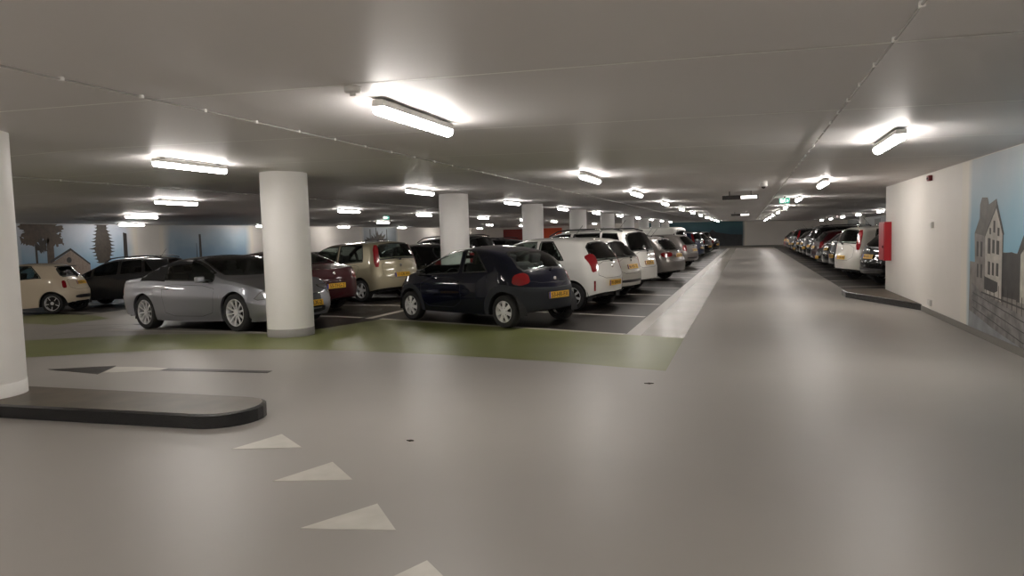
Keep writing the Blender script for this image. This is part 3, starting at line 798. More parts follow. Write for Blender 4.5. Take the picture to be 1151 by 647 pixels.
SP['wagon'] = dict(L=4.25, W=1.72, H=1.44, xf=1.28, xr=-1.27, wr=.305, rim=.2, style='seven', arch=.355,
    top=[(-2.12, 1.33), (-1.6, 1.40), (-.9, 1.44), (-.1, 1.43), (.2, 1.37), (.6, 1.18), (1.05, .97), (1.5, .88), (1.9, .76), (2.12, .64)],
    belt=[(-2.12, .95), (-1.2, .94), (-.3, .91), (.6, .87), (1.3, .79), (2.12, .56)],
    rear=[(.2, .07), (.4, .0), (.6, .0), (.75, .06), (.95, .12), (1.15, .34), (1.34, .52), (1.5, .55)], front=[(.2, .08), (.45, 0), (.7, .06), (.9, .15)],
    sill=[(-2.12, .32), (-1.5, .23), (0, .19), (1.3, .2), (2.12, .24)], Dr=.42,
    win=[(-1.45, -1.06, .22), (-1.0, -.24), (-.18, .62), (.66, .95)], ws=(.22, 1.04), rg=(.97, 1.32, .68, .54), gate=(.60, .95, .58, .54),
    doors=[([(-.2, .28), (.88, .28), (.94, .83), (-.2, .89)], (-.05, .82)), ([(-.92, .58), (-.84, .28), (-.26, .28), (-.26, .89), (-1.0, .91)], (-.9, .86))],
    hl=(.58, .74, .36, .22, -.08, 45), tl=(.74, .90, .26, .22, .0, 38), tlp=[(-.30, .77), (.12, .75), (.16, .90), (-.30, .91)], plate=.80, text='30-PK-SD', mirror=.76, seats=(0, -.85), dash=.9, badge=.9, extras=('badge', 'wiper', 'antenna'))
SP['van'] = dict(L=4.4, W=1.8, H=1.82, xf=1.35, xr=-1.3, wr=.31, rim=.195, style='cap', arch=.36, dark=1,
    top=[(-2.2, 1.77), (-1.9, 1.80), (-.5, 1.82), (.4, 1.80), (.7, 1.68), (1.05, 1.4), (1.42, 1.12), (1.8, 1.0), (2.05, .88), (2.2, .76)],
    belt=[(-2.2, 1.1), (0, 1.05), (.9, 1.0), (1.5, .9), (2.2, .66)],
    rear=[(.2, .05), (.4, .0), (.7, .02), (1.1, .05), (1.7, .13), (1.85, .15)], front=[(.2, .08), (.45, 0), (.7, .05), (1.0, .16)],
    sill=[(-2.2, .32), (0, .22), (2.2, .25)], Dr=.26, lean=.2,
    win=[(-.1, .92), (.95, 1.2)], ws=(.68, 1.42), rg=(1.12, 1.62, .66, .62), gate=(.5, 1.08, .64, .64),
    doors=[([(-.1, .3), (1.0, .3), (1.04, .96), (-.1, 1.02)], (.05, .95)), ([(-.92, .66), (-.88, .3), (-.16, .3), (-.16, 1.62), (-1.05, 1.62)], (-.3, .98))],
    hl=(.68, .92, .3, .2, -.08, 45), tl=(.75, 1.2, .13, .13, .0, 45), plate=.56, text='6-VKR-41', mirror=1.0, seats=(.3, -.7), dash=1.15, badge=1.0, extras=('badge',))
SP['suv'] = dict(L=4.25, W=1.8, H=1.53, xf=1.27, xr=-1.29, wr=.325, rim=.215, style='five', arch=.375, dark=1,
    top=[(-2.12, 1.44), (-1.6, 1.5), (-.9, 1.53), (-.1, 1.52), (.3, 1.44), (.8, 1.2), (1.15, 1.03), (1.6, .95), (1.95, .84), (2.12, .72)],
    belt=[(-2.12, 1.04), (-1.2, 1.0), (-.3, .96), (.7, .93), (1.3, .86), (2.12, .62)],
    rear=[(.2, .07), (.4, .0), (.65, .0), (.85, .04), (1.04, .08), (1.25, .28), (1.42, .42), (1.6, .45)], front=[(.2, .08), (.45, 0), (.7, .06), (1.0, .15)],
    sill=[(-2.12, .36), (-1.5, .27), (0, .23), (1.3, .24), (2.12, .28)], Dr=.4,
    win=[(-1.42, -1.08, .2), (-1.02, -.26), (-.2, .62), (.66, 1.0)], ws=(.3, 1.12), rg=(1.07, 1.42, .68, .52), gate=(.66, 1.04, .58, .56),
    doors=[([(-.22, .32), (.84, .32), (.9, .88), (-.22, .94)], (-.05, .87)), ([(-.94, .62), (-.86, .32), (-.28, .32), (-.28, .94), (-1.05, .97)], (-.95, .91))],
    hl=(.66, .82, .4, .24, -.1, 45), tl=(.84, 1.04, .3, .22, .02, 42), plate=.62, text='24-XLB-3', mirror=.8, seats=(0, -.9), dash=.95, badge=.95, grille=(.5, .68, .4),
    extras=('badge', 'rails', 'antenna'), railx=(-1.5, .3))
SP['sedan'] = dict(L=4.5, W=1.78, H=1.43, xf=1.36, xr=-1.33, wr=.315, rim=.215, style='multi', arch=.36,
    top=[(-2.25, .96), (-1.9, 1.02), (-1.6, 1.07), (-1.2, 1.24), (-.7, 1.4), (-.2, 1.43), (.25, 1.37), (.7, 1.17), (1.1, .98), (1.6, .9), (2.05, .76), (2.25, .64)],
    belt=[(-2.25, .88), (-1.2, .94), (-.3, .92), (.7, .88), (1.3, .8), (2.25, .56)],
    rear=[(.2, .07), (.4, .0), (.7, .0), (.9, .05), (1.1, .1)], front=[(.2, .08), (.45, 0), (.7, .06), (.9, .15)],
    sill=[(-2.25, .3), (-1.5, .22), (0, .18), (1.3, .19), (2.25, .22)], Dr=.45,
    win=[(-1.05, -.3, .1), (-.24, .66), (.7, 1.0)], ws=(.26, 1.1), rw=(-.78, -1.55),
    doors=[([(-.24, .28), (.92, .28), (.98, .83), (-.24, .9)], (-.1, .83)), ([(-.98, .58), (-.9, .28), (-.3, .28), (-.3, .9), (-1.1, .92)], (-.96, .87))],
    hl=(.58, .74, .4, .24, -.1, 45), tl=(.72, .88, .28, .2, .0, 40), plate=.58, text='55-TFG-2', mirror=.8, seats=(.05, -.8), dash=.95, badge=.85, grille=(.46, .64, .34), extras=('badge',))
SP['retro'] = dict(L=3.55, W=1.63, H=1.49, xf=1.06, xr=-1.24, wr=.295, rim=.215, style='star', arch=.35,
    top=[(-1.77, 1.38), (-1.4, 1.44), (-.8, 1.485), (-.3, 1.49), (.1, 1.44), (.5, 1.24), (.92, 1.01), (1.3, .94), (1.6, .82), (1.77, .68)],
    belt=[(-1.77, .97), (-1.0, 1.0), (-.3, .98), (.6, .92), (1.2, .82), (1.77, .6)],
    rear=[(.2, .07), (.42, .0), (.6, .0), (.75, .06), (.95, .14), (1.15, .30), (1.36, .44), (1.5, .47)], front=[(.2, .08), (.45, 0), (.7, .06), (.95, .14)],
    sill=[(-1.77, .32), (-1.4, .23), (0, .18), (1.2, .19), (1.77, .24)], Dr=.5, ne=2.5, Df=.7, Sr=1.4,
    win=[(-1.12, -.3, .2), (-.22, .74)], ws=(.14, .92), rg=(1.06, 1.37, .58, .46), gate=(.66, 1.02, .52, .5),
    doors=[([(-.28, .28), (.74, .28), (.78, .86), (-.28, .93)], (-.1, .83))],
    hl=(.62, .82, .26, .22, -.05, 40), tl=(.72, .94, .12, .11, .0, 40), plate=.86, text='4-SZH-71', mirror=.62, seats=(-.1, -.85), dash=.72, badge=1.0, rbump=(.40, .50, .42),
    extras=('badge', 'wiper', 'spoiler', 'rbump'), spm=M_TRIM)
M_SOFT = mat('soft_top_fabric', (.014, .014, .015), .85, bump=.2, bscale=200)
SP['cabrio'] = dict(L=4.82, W=1.86, H=1.373, xf=1.48, xr=-1.30, wr=.338, rim=.245, style='multi', ww=.25, arch=.375,
    top=[(-2.41, .88), (-2.1, .965), (-1.7, 1.0), (-1.42, 1.03), (-1.1, 1.16), (-.7, 1.30), (-.3, 1.365), (.05, 1.37), (.35, 1.31), (.75, 1.14), (1.15, .965), (1.5, .905), (1.95, .80), (2.25, .68), (2.41, .6)],
    belt=[(-2.41, .80), (-1.8, .93), (-1.2, .94), (-.3, .90), (.6, .875), (1.3, .82), (1.9, .70), (2.41, .53)],
    rear=[(.2, .12), (.4, .04), (.62, .0), (.85, .02), (1.0, .06)], front=[(.2, .1), (.35, 0), (.55, .02), (.75, .1)],
    sill=[(-2.41, .34), (-1.8, .27), (-1.2, .2), (0, .17), (1.4, .18), (2.0, .17), (2.41, .19)], Dr=.6, Df=.8, ne=2.4,
    win=[(-.62, .92, .12, 0)], ws=(.18, 1.13), rw=(-.85, -1.3),
    doors=[([(-.56, .27), (.86, .27), (.94, .58), (.96, .82), (-.66, .88), (-.62, .6)], (-.52, .79))],
    hl=(.57, .72, .52, .34, -.1, 42), tl=(.7, .84, .32, .22, .0, 40), plate=.55, text='13-ZLX-2', mirror=.74, seats=(-.05, -.8), dash=.88, badge=.8, visor=.3,
    grille=(.44, .60, .26), extras=('rooftop', 'exhaust'), soft=(-1.38, .16), softq=(-1.36, -.56), shape=([0, .15, .2, .4, .68, .71, .85, 1], [.935, .97, .975, .985, 1, .982, .975, .95]), softm=M_SOFT)

CARS = {}
PAINTS = {
 'navy': ((.003, .004, .013), 0.), 'white': ((.78, .77, .73), 0.), 'pearl': ((.55, .53, .48), .1), 'silver': ((.26, .24, .225), .55), 'steel': ((.33, .34, .37), .85),
 'beige': ((.36, .32, .22), .3), 'cream': ((.62, .53, .40), 0.), 'black': ((.002, .002, .0025), 0.), 'charcoal': ((.030, .031, .034), .3), 'maroon': ((.035, .002, .004), .2),
 'red': ((.20, .006, .006), .1), 'grey': ((.13, .13, .135), .5), 'blue': ((.012, .022, .06), .3)}
def car(kind, col, x, y, deg, label, cat='car', group=None, name=None):
    key = (kind, col)
    if key not in CARS:
        c, mtl = PAINTS[col]; sp = dict(SP[kind]); nm = col
        if kind == 'mini':
            pm = paint('clad_'+col, c, mtl); clad_mask(pm, sp) if 'cladded' not in pm else None; pm['cladded'] = 1
        else: pm = paint(col, c, mtl)
        o = make_car(sp, pm, {'van': 'van', 'cabrio': 'convertible_car'}.get(kind, 'car')); CARS[key] = o
    else: o = copy_tree(CARS[key])
    a = math.radians(deg); z = floor_z(x); tilt = 0. if x > -8 else .0285
    R_ = Matrix.Rotation(-math.atan(tilt), 4, 'Y') @ Matrix.Rotation(a, 4, 'Z')
    M = Matrix.Translation((x, y, z+.004)) @ R_
    o.matrix_world = M
    tag(o, label, cat, group)
    return o
G_ = 'cars parked beside the lane'
car('mini', 'navy', -4.71, 12.4, 155, 'small navy three-door hatchback with grey plastic bumpers and wheel arches')
car('city', 'white', -4.36, 14.95, 165, 'white five-door hatchback parked right beside the navy hatchback')
car('hatch', 'pearl', -4.42, 17.2, 163, 'off-white hatchback with a high number plate, between two white cars')
car('bigmpv', 'white', -4.55, 19.4, 163, 'tall white people carrier with black roof rails and dark glass')
car('wagon', 'silver', -4.1, 24.0, 162, 'silver brown hatchback with wide red tail lights, past the white people carrier')
car('hatch', 'grey', -4.7, 28.4, 162, 'grey hatchback right behind the silver brown hatchback')
car('hatch', 'silver', -4.05, 32.4, 162, 'light brown hatchback with a high plate, in front of the white van')
car('van', 'white', -5.0, 36.0, 162, 'white delivery van with its roof above the row of cars', 'van')
car('mpv', 'blue', -4.3, 41.0, 162, 'dark blue people carrier next after the white van')
car('suv', 'black', -4.3, 46.5, 162, 'black off-road car past the dark blue people carrier')
car('mpv', 'black', -4.3, 51.0, 162, 'black people carrier, last but one in the row by the lane')
car('sedan', 'black', -4.3, 55.8, 162, 'black car farthest away in the row left of the lane')
car('cabrio', 'steel', -9.8, 11.52, -13.8, 'silver grey convertible with black soft top and multi-spoke wheels', 'car')
car('sedan', 'maroon', -10.75, 14.25, 163, 'maroon saloon seen between the column and the beige people carrier')
car('mpv', 'beige', -10.4, 17.3, 161, 'beige compact people carrier with tall red tail lights')
car('wagon', 'black', -10.2, 20.3, 162, 'black estate car just behind the beige people carrier')
car('bigmpv', 'black', -10.2, 22.9, 162, 'tall black people carrier left of the second full column')
car('suv', 'black', -10.2, 26.8, 162, 'black off-road car seen over the navy hatchback roof')
car('wagon', 'black', -10.2, 31.4, 162, 'black estate car glimpsed over the white hatchback bonnet')
car('retro', 'cream', -20.6, 15.55, 203, 'cream three-door retro hatchback with dark star wheels, at the far left')
car('suv', 'charcoal', -19.45, 18.3, 196, 'dark grey hatchback with silver roof rails, beside the cream hatchback')
car('wagon', 'red', -17.9, 21.6, 190, 'red car whose roof shows above the convertible')
car('sedan', 'black', -19, 28.4, 163, 'black car partly hidden behind the right end of the convertible roof')
# right-hand row
rows = [('hatch', 'black', 'black hatchback beside the red hose cabinet, nearest of the right row'),
        ('mpv', 'pearl', 'cream compact people carrier, second of the right row'),
        ('suv', 'black', 'black off-road car next after the cream people carrier'),
        ('wagon', 'black', 'black estate car, fourth of the right row'),
        ('sedan', 'black', 'black saloon, fifth of the right row'),
        ('hatch', 'maroon', 'dark maroon hatchback, sixth of the right row'),
        ('bigmpv', 'black', 'tall black people carrier in the right row'),
        ('suv', 'black', 'black off-road car in the far part of the right row'),
        ('wagon', 'black', 'black estate car in the far part of the right row'),
        ('hatch', 'black', 'black hatchback in the far part of the right row'),
        ('sedan', 'black', 'black saloon near the far end of the right row'),
        ('mpv', 'black', 'black people carrier near the far end of the right row'),
        ('suv', 'charcoal', 'charcoal off-road car, last but three of the right row'),
        ('hatch', 'charcoal', 'charcoal hatchback, last but two of the right row'),
        ('wagon', 'maroon', 'dark maroon estate car, last but one of the right row'),
        ('hatch', 'red', 'red hatchback, last of the right row')]
for i, (k, c, lab) in enumerate(rows):
    L_ = SP[k]['L']; x, y = (2.95, 20.35) if i == 0 else (2.6, 22.75+2.42*(i-1)); dg = 17 if i < 2 else 9; a = math.radians(dg)
    car(k, c, x+L_/2*math.cos(a), y+L_/2*math.sin(a), dg if k != 'sedan' else 180+dg, lab)

# ------------------------------------------------------------------ columns
for i in range(10):
    y = 9.98+7.1*(i-1); x = -7.2
    if i == 0: x, y = -7.08, 4.86
    z0 = floor_z(x)+(.121 if i == 0 else .004)
    if y > 70: break
    o = empty('column', (x, y, z0)); h = ceil_z(x)-z0
    b = MB(); b.lathe([(.375, .13), (.375, h-.002)], M_COLUMN, 'z', 64); b.build('shaft', o)
    b = MB(); b.lathe([(.378, 0), (.378, .13), (.375, .13)], M_BAND if i else M_COLUMN, 'z', 64); b.build('base_band', o)
    lab = ['white round column standing on the black kerbed island', 'white round column in front of the convertible nose', 'white round column behind the navy hatchback windscreen',
           'white round column rising above the white hatchback'][i] if i < 4 else 'white round column, %s along the row of columns' % ['fifth', 'sixth', 'seventh', 'eighth', 'ninth', 'tenth'][i-4]
    tag(o, lab, 'column', 'white round columns')
b = MB(); b.lathe([(.17, 0), (.17, ceil_z(6.2)-.012)], M_COLUMN, 'z', 24, caps=True); o = b.build('column'); o.location = (6.9, 50, .006)
tag(o, 'slim white column behind the right row of cars', 'column')

# ------------------------------------------------------------------ kerbed islands
M_KTOP = noise_mix('kerb_top', srgb(70, 63, 54), srgb(100, 91, 78), 3., (.35, .6))
M_KBLK = mat('gloss_black_paint', (.006, .006, .007), .22, coat=.25, spec=.35, bump=.5, bscale=110)
def island(name, pts, h, label):
    b = MB(); n = len(pts); inn = inset_poly(pts, .035)
    P = pts if area(pts) > 0 else pts[::-1]
    for i in range(n):
        j = (i+1) % n
        b.face([(P[i][0], P[i][1], 0.002), (P[j][0], P[j][1], 0.002), (P[j][0], P[j][1], h-.012), (P[i][0], P[i][1], h-.012)], M_KBLK, True)
        b.face([(P[i][0], P[i][1], h-.012), (P[j][0], P[j][1], h-.012), (inn[j][0], inn[j][1], h), (inn[i][0], inn[i][1], h)], M_KBLK, True)
    b.face([(p[0], p[1], h) for p in inn], M_KTOP); b.face([(p[0], p[1], .002) for p in P][::-1], M_KTOP)
    o = b.build(name, None, 50); tag(o, label, 'kerb island'); return o
cx, cy, r = -4.36, 5.02, .36
pts = [(-10.5, 4.45), (cx, 4.66)]+[(cx+r*math.cos(a), cy+r*math.sin(a)) for a in [(-PI/2+PI*k/12) for k in range(1, 12)]]+[(cx, 5.38), (-10.5, 5.30)]
island('kerb_island', pts, .12, 'long black-edged raised kerb island carrying the left column')
island('kerb_island', [(2.02, 17.0), (2.94, 14.3), (2.94, 18.0), (2.02, 17.7)], .125, 'small dark kerb island at the foot of the right wall')

# ------------------------------------------------------------------ markings on the floor
M_MARKW = noise_mix('pale_marking', srgb(182, 180, 170), srgb(202, 199, 190), 6., (.35, .5))
M_MARKD = noise_mix('dark_marking', srgb(40, 37, 35), srgb(56, 52, 50), 6., (.3, .5))
for i, (P, lab) in enumerate([([(-3.64, 4.25), (-3.52, 4.69), (-3.14, 4.41)], 'pale floor triangle farthest from the camera, by the kerb island end'),
          ([(-2.88, 3.72), (-2.72, 4.16), (-2.39, 3.87)], 'pale floor triangle, third from the camera'), ([(-2.26, 3.12), (-2.03, 3.54), (-1.75, 3.23)], 'pale floor triangle, second from the camera'),
          ([(-1.62, 2.53), (-1.44, 2.95), (-1.12, 2.66)], 'pale floor triangle cut off by the bottom of the photo')]):
    b = MB(); b.prism(P, .0005, .003, M_MARKW); tag(b.build('floor_triangle'), lab, 'floor marking', 'give way triangles')
b = MB(); b.prism([(-8.46, 6.65), (-7.47, 6.50), (-7.75, 7.02)], .0005, .004, M_MARKD)
b.prism([(-6.87, 6.99), (-5.40, 7.07), (-5.37, 6.95), (-6.87, 6.86)], .0005, .004, M_MARKD)
b.prism([(-7.68, 6.95), (-7.3, 7.02), (-6.87, 6.99), (-6.87, 6.88), (-7.2, 6.72), (-7.5, 6.6)], .0005, .003, M_MARKW)
o = b.build('floor_arrow'); tag(o, 'worn dark arrow painted on the floor behind the kerb island', 'floor marking')

M_LEAF = mat('dry_leaf', (.03, .022, .015), .8)
for x, y, sz, lab in ((-.95, 7.15, .045, 'tiny dark leaf lying on the floor just in front of the green band'), (-2.42, 4.75, .028, 'tiny dark crumb on the floor among the pale triangles')):
    b = MB(); b.prism([(sz*q*math.cos(a), sz*.6*q*math.sin(a)) for a, q in [(.2, 1), (1, .7), (1.7, 1), (2.6, .6), (3.3, 1.1), (4.1, .7), (5, 1), (5.7, .5)]], 0, .006, M_LEAF)
    o = b.build('dry_leaf'); o.location = (x, y, .001); tag(o, lab, 'leaf')

# ------------------------------------------------------------------ lamps
M_TUBE = mat('lamp_diffuser', (.9, .9, .88), .4, emit=(1, .94, .885), es=LAMP)
M_HOUS = mat('lamp_housing', (.62, .61, .58), .4)
def lamp_proto():
    o = empty('tube_lamp')
    b = MB(); L_ = .64
    b.prism([(-.044, -.014), (-.05, -.062), (.05, -.062), (.044, -.014)], -L_, L_, M_HOUS, axis='y')
    b.build('housing', o)
    b = MB(); n = 8; P = [(.049, -.0625)]+[(.051*math.cos(PI*k/n), -.078-.046*math.sin(PI*k/n)) for k in range(n+1)]+[(-.049, -.0625)]
    b.prism(P, -L_+.01, L_-.01, M_TUBE, axis='y', smooth=True); b.build('diffuser', o, 40)
    for e in (-1, 1):
        b = MB(); b.box((0, e*L_*.8, -.009), (.04, .05, .018), M_TRIM); b.build('bracket', o)
    return o
LP = None
ORD = ['first', 'second', 'third', 'fourth', 'fifth', 'sixth', 'seventh', 'eighth', 'ninth', 'tenth', 'eleventh', 'twelfth', 'thirteenth', 'fourteenth']
lamp_rows = [(1.38, [-6, 1, 8.25, 15.0, 22.0, 29.3, 36.3, 43.4, 50.5, 57.5, 64.5], 2, 'over the driving lane'),
             (-2.53, [-6.5, -1.0, 5.3, 12.0, 17.4, 23.6, 29.7, 35.9, 42., 48.2, 54.5, 61, 67], 2, 'over the tail ends of the lane-side cars'),
             (-6.95, [-6, .8, 7.9, 14.6, 21.2, 27.6, 34.2, 41, 48, 55, 62, 69], 2, 'along the row of white columns'),
             (-13.0, [-.5, 6.6, 13.8, 21.6, 27.6, 34.7, 41.8, 49, 56, 63, 70], 2, 'in the second bay left of the columns'),
             (-19.2, [2, 10.4, 18.8, 26.9, 35.4, 44, 52.6, 61], 2, 'in the third bay left of the columns'),
             (-25.5, [6, 14.6, 24.4, 33.4, 41.6, 50, 58.6, 67], 2, 'next to the painted left wall'),
             (-.5, [-7.6, -3.2], 2, 'added out of view for extra foreground light'), (-4.6, [-8, -4.6, -1.2], 3, 'added left of the camera for extra foreground light'), (-9.8, [-6, -1.4], 2, 'added farther left out of view for extra light'),  # these three unseen rows are added to brighten the near ceiling and floor
             (5.9, [23, 30, 37.2, 44.2, 51.2, 58.2, 65.2], 2, 'over the right row of cars')]
for X, ys, nb, where in lamp_rows:
    seen = 0
    for i, y in enumerate(ys):
        if LP is None: LP = lamp_proto(); o = LP
        else: o = copy_tree(LP)
        xo = X-.2 if (X == -6.95 and y == 7.9) else X
        o.location = (xo, y, ceil_z(xo)-.006)
        sl = math.atan(.026) if X > -7.2 else 0
        o.rotation_euler = (0, sl, 0)
        vis = i >= nb
        if vis: seen += 1
        tag(o, ('lit tube lamp %s, %s from the camera' % (where, ORD[seen-1])) if vis else 'lit tube lamp %s, %s' % (where, 'hidden by the white right wall' if X > 5 else 'behind or beside the camera'), 'ceiling lamp', 'tube lamps')

# ------------------------------------------------------------------ ceiling conduits and small fittings
M_COND = mat('conduit', srgb(158, 156, 152), .4)
def conduit(X, y0, y1, step, lab):
    o = empty('ceiling_conduit', (X, y0, ceil_z(X))); b = MB(); b.tube([(0, 0, -.016), (0, y1-y0, -.016)], .0065, M_COND, 8); b.build('pipe', o)
    n = int((y1-y0)/step)
    me = None
    for k in range(min(n, 96)):
        if me is None:
            b = MB(); b.box((0, 0, -.014), (.026, .026, .026), M_WHITEP, bevel=.004); me = b.mesh('clip')
        c = link(bpy.data.objects.new('clip', me), o); c.location = (0, .18+k*step, 0)
    tag(o, lab, 'conduit')
conduit(.71, 2.75, 60, .585, 'grey conduit with white clips running down the ceiling above the lane')
conduit(-4.06, 2.0, 58, .62, 'thin conduit with white clips left of the lane, crossing above the parked cars')
conduit(-10.6, 5.0, 40, .9, 'thin ceiling conduit beyond the row of white columns')
def at_ceil(x, y, d=0): return (x, y, ceil_z(x)-d)
o = empty('smoke_detector', at_ceil(-2.52, 4.3)); b = MB(); b.lathe([(.001, 0), (.055, 0), (.055, -.03), (.045, -.04), (.001, -.04)], M_WHITEP, 'z', 24); b.build('base', o)
b = MB(); b.lathe([(.02, -.04), (.02, -.06), (.001, -.062)], M_WHITEP, 'z', 16); b.build('sensor', o); tag(o, 'white smoke detector on the ceiling left of the nearest lane lamp', 'smoke detector')
o = empty('dome_camera', at_ceil(.3, 15.0)); b = MB(); b.lathe([(.001, -.001), (.075, -.001), (.075, -.09), (.06, -.10), (.001, -.10)], M_WHITEP, 'z', 24); b.build('housing', o)
b = MB(); b.lathe([(.045, -.10), (.035, -.13), (.001, -.145)], M_INK, 'z', 16); b.build('lens', o); tag(o, 'white dome security camera under the ceiling above the lane', 'camera')
# overhead signs: black box, right part a lit white panel
M_LITW = mat('lit_panel', (.9, .9, .9), .4, emit=(1, .97, .92), es=2.2)
M_LITG = mat('lit_green', (.02, .35, .22), .4, emit=(.10, .62, .50), es=.30)
def lane_sign(x, y, label, wd=.84):
    o = empty('lane_sign', at_ceil(x, y)); b = MB(); b.box((0, 0, -.15), (wd, .12, .10), M_INK, bevel=.006)
    for e in (-.3, .3): b.box((e*wd, 0, -.05), (.02, .02, .1), M_TRIM)
    b.build('box', o); b = MB(); b.box((wd*.24, -.062, -.155), (wd*.44, .006, .07), M_LITW, bevel=.002); b.build('lit_panel', o); tag(o, label, 'sign')
lane_sign(-.17, 18.4, 'black overhead lane sign with lit right half, the nearer of two')
lane_sign(-.35, 38., 'black overhead lane sign, the farther of two', .9)
def exit_sign(x, y, label, rz=0):
    o = empty('exit_sign', at_ceil(x, y), rz); o.scale = (.72, .72, .72); b = MB(); b.box((0, 0, -.18), (.38, .07, .2), M_LITG, bevel=.006); b.box((0, 0, -.04), (.03, .03, .08), M_TRIM); b.build('housing', o)
    b = MB()      # running figure, door and arrow, white
    def q(P): b.prism([(x_, z_) for x_, z_ in P], -.041, -.036, M_LITW, axis='y')
    q([(-.15, -.25), (-.08, -.25), (-.08, -.11), (-.15, -.11)])
    q([(-.01, -.13), (.03, -.13), (.03, -.10), (-.01, -.10)]); q([(-.03, -.14), (.03, -.14), (.01, -.20), (-.03, -.20)])
    q([(-.03, -.2), (-.005, -.2), (-.05, -.255), (-.07, -.25)]); q([(.0, -.19), (.02, -.2), (.05, -.23), (.03, -.25)])
    q([(.09, -.14), (.15, -.18), (.09, -.22)])
    b.build('pictogram', o); tag(o, label, 'exit sign')
exit_sign(.98, 21.5, 'green emergency exit sign hanging above the lane')
exit_sign(-14.75, 27.5, 'green emergency exit sign hanging above the beige people carrier')

# ------------------------------------------------------------------ things on the right wall
M_RED = mat('red_enamel', srgb(168, 22, 36), .35); M_RED2 = mat('dark_red_plastic', srgb(120, 20, 28), .4)
o = empty('hose_cabinet', (2.948, 17.53, .78)); b = MB(); b.box((-.07, 0, .42), (.14, .66, .84), M_RED, bevel=.008); b.build('cabinet', o)
b = MB(); b.box((-.146, 0, .42), (.01, .60, .78), M_RED, bevel=.003); d_ = b.build('door', o); b = MB(); b.box((-.16, -.24, .30), (.02, .03, .05), M_TRIM, bevel=.004); b.build('handle', d_)
tag(o, 'red fire hose cabinet on the end of the white right wall', 'hose cabinet')
o = empty('alarm_sounder', (2.95, 13.74, 2.31)); b = MB(); b.box((-.03, 0, 0), (.06, .15, .09), M_RED2, bevel=.012); b.build('body', o); b = MB(); b.box((-.065, 0, -.005), (.012, .07, .03), M_INK, bevel=.003); b.build('grille', o)
tag(o, 'small dark red alarm sounder high on the white right wall', 'alarm')
def wallbox(name, y, z, label, n=1):
    o = empty(name, (2.95, y, z)); b = MB(); b.box((-.02, 0, 0), (.04, .09*n, .10), M_WHITEP, bevel=.008); b.build('plate', o)
    for k in range(n): b = MB(); b.box((-.043, (k-(n-1)/2)*.09, 0), (.006, .05, .06), M_WHITEP, bevel=.002); b.build('rocker', o)
    tag(o, label, 'switch')
wallbox('light_switch', 13.58, 1.52, 'white light switch at mid height on the white right wall')
wallbox('wall_socket', 13.69, .2, 'white double socket low on the right wall above the floor', 2)

# ------------------------------------------------------------------ murals: paint on the walls
def mural_sky(name, cols, zr, edges, axis=1, fade=.35, scale=1.2):
    """sprayed sky: noise clouds between painted tints, soft sprayed ends blending to the wall paint"""
    m = bpy.data.materials.new(name); m.use_nodes = True; nt = m.node_tree; b = nt.nodes['Principled BSDF']; b.inputs['Roughness'].default_value = .55
    tc = nt.nodes.new('ShaderNodeTexCoord'); sp_ = nt.nodes.new('ShaderNodeSeparateXYZ'); nt.links.new(tc.outputs['Object'], sp_.inputs[0])
    n = nt.nodes.new('ShaderNodeTexNoise'); n.inputs['Scale'].default_value = scale; n.inputs['Detail'].default_value = 5; nt.links.new(tc.outputs['Object'], n.inputs['Vector'])
    mr = nt.nodes.new('ShaderNodeMapRange'); mr.inputs['From Min'].default_value = zr[0]; mr.inputs['From Max'].default_value = zr[1]; nt.links.new(sp_.outputs[2], mr.inputs[0])
    ad = nt.nodes.new('ShaderNodeMath'); ad.operation = 'MULTIPLY_ADD'; ad.inputs[1].default_value = .7; nt.links.new(n.outputs['Fac'], ad.inputs[0]); 
    sb = nt.nodes.new('ShaderNodeMath'); sb.operation = 'SUBTRACT'; sb.inputs[1].default_value = .35; nt.links.new(mr.outputs[0], sb.inputs[0]); nt.links.new(sb.outputs[0], ad.inputs[2])
    cr = nt.nodes.new('ShaderNodeValToRGB'); el = cr.color_ramp.elements
    el[0].color = cols[0]; el[1].color = cols[-1]
    for i, c in enumerate(cols[1:-1]): e = el.new((i+1)/(len(cols)-1)); e.color = c
    nt.links.new(ad.outputs[0], cr.inputs[0])
    # sprayed ends
    out = cr.outputs[0]
    for pos, sgn in edges:
        nn = nt.nodes.new('ShaderNodeMath'); nn.operation = 'MULTIPLY_ADD'; nn.inputs[1].default_value = fade; nn.inputs[2].default_value = -fade/2; nt.links.new(n.outputs['Fac'], nn.inputs[0])
        a2 = nt.nodes.new('ShaderNodeMath'); a2.operation = 'ADD'; nt.links.new(sp_.outputs[axis], a2.inputs[0]); nt.links.new(nn.outputs[0], a2.inputs[1])
        m2 = nt.nodes.new('ShaderNodeMapRange'); m2.inputs['From Min'].default_value = pos; m2.inputs['From Max'].default_value = pos+sgn*fade; nt.links.new(a2.outputs[0], m2.inputs[0])
        mx = nt.nodes.new('ShaderNodeMix'); mx.data_type = 'RGBA'; mx.inputs['A'].default_value = srgb(220, 214, 203)
        nt.links.new(m2.outputs[0], mx.inputs['Factor']); nt.links.new(out, mx.inputs['B']); out = mx.outputs['Result']
    nt.links.new(out, b.inputs['Base Color'])
    return m
def flat(b, P, x, m, up=1, axis='x', t=.001):
    b.prism(P, x, x+t*up, m, axis=axis)
M_SKYR = mural_sky('painted_sky_right', [srgb(112, 160, 182), srgb(124, 166, 186), srgb(142, 172, 188), srgb(164, 180, 190), srgb(184, 190, 194)], (.9, 2.5), [(11.62, -1)], 1, .22, .9)
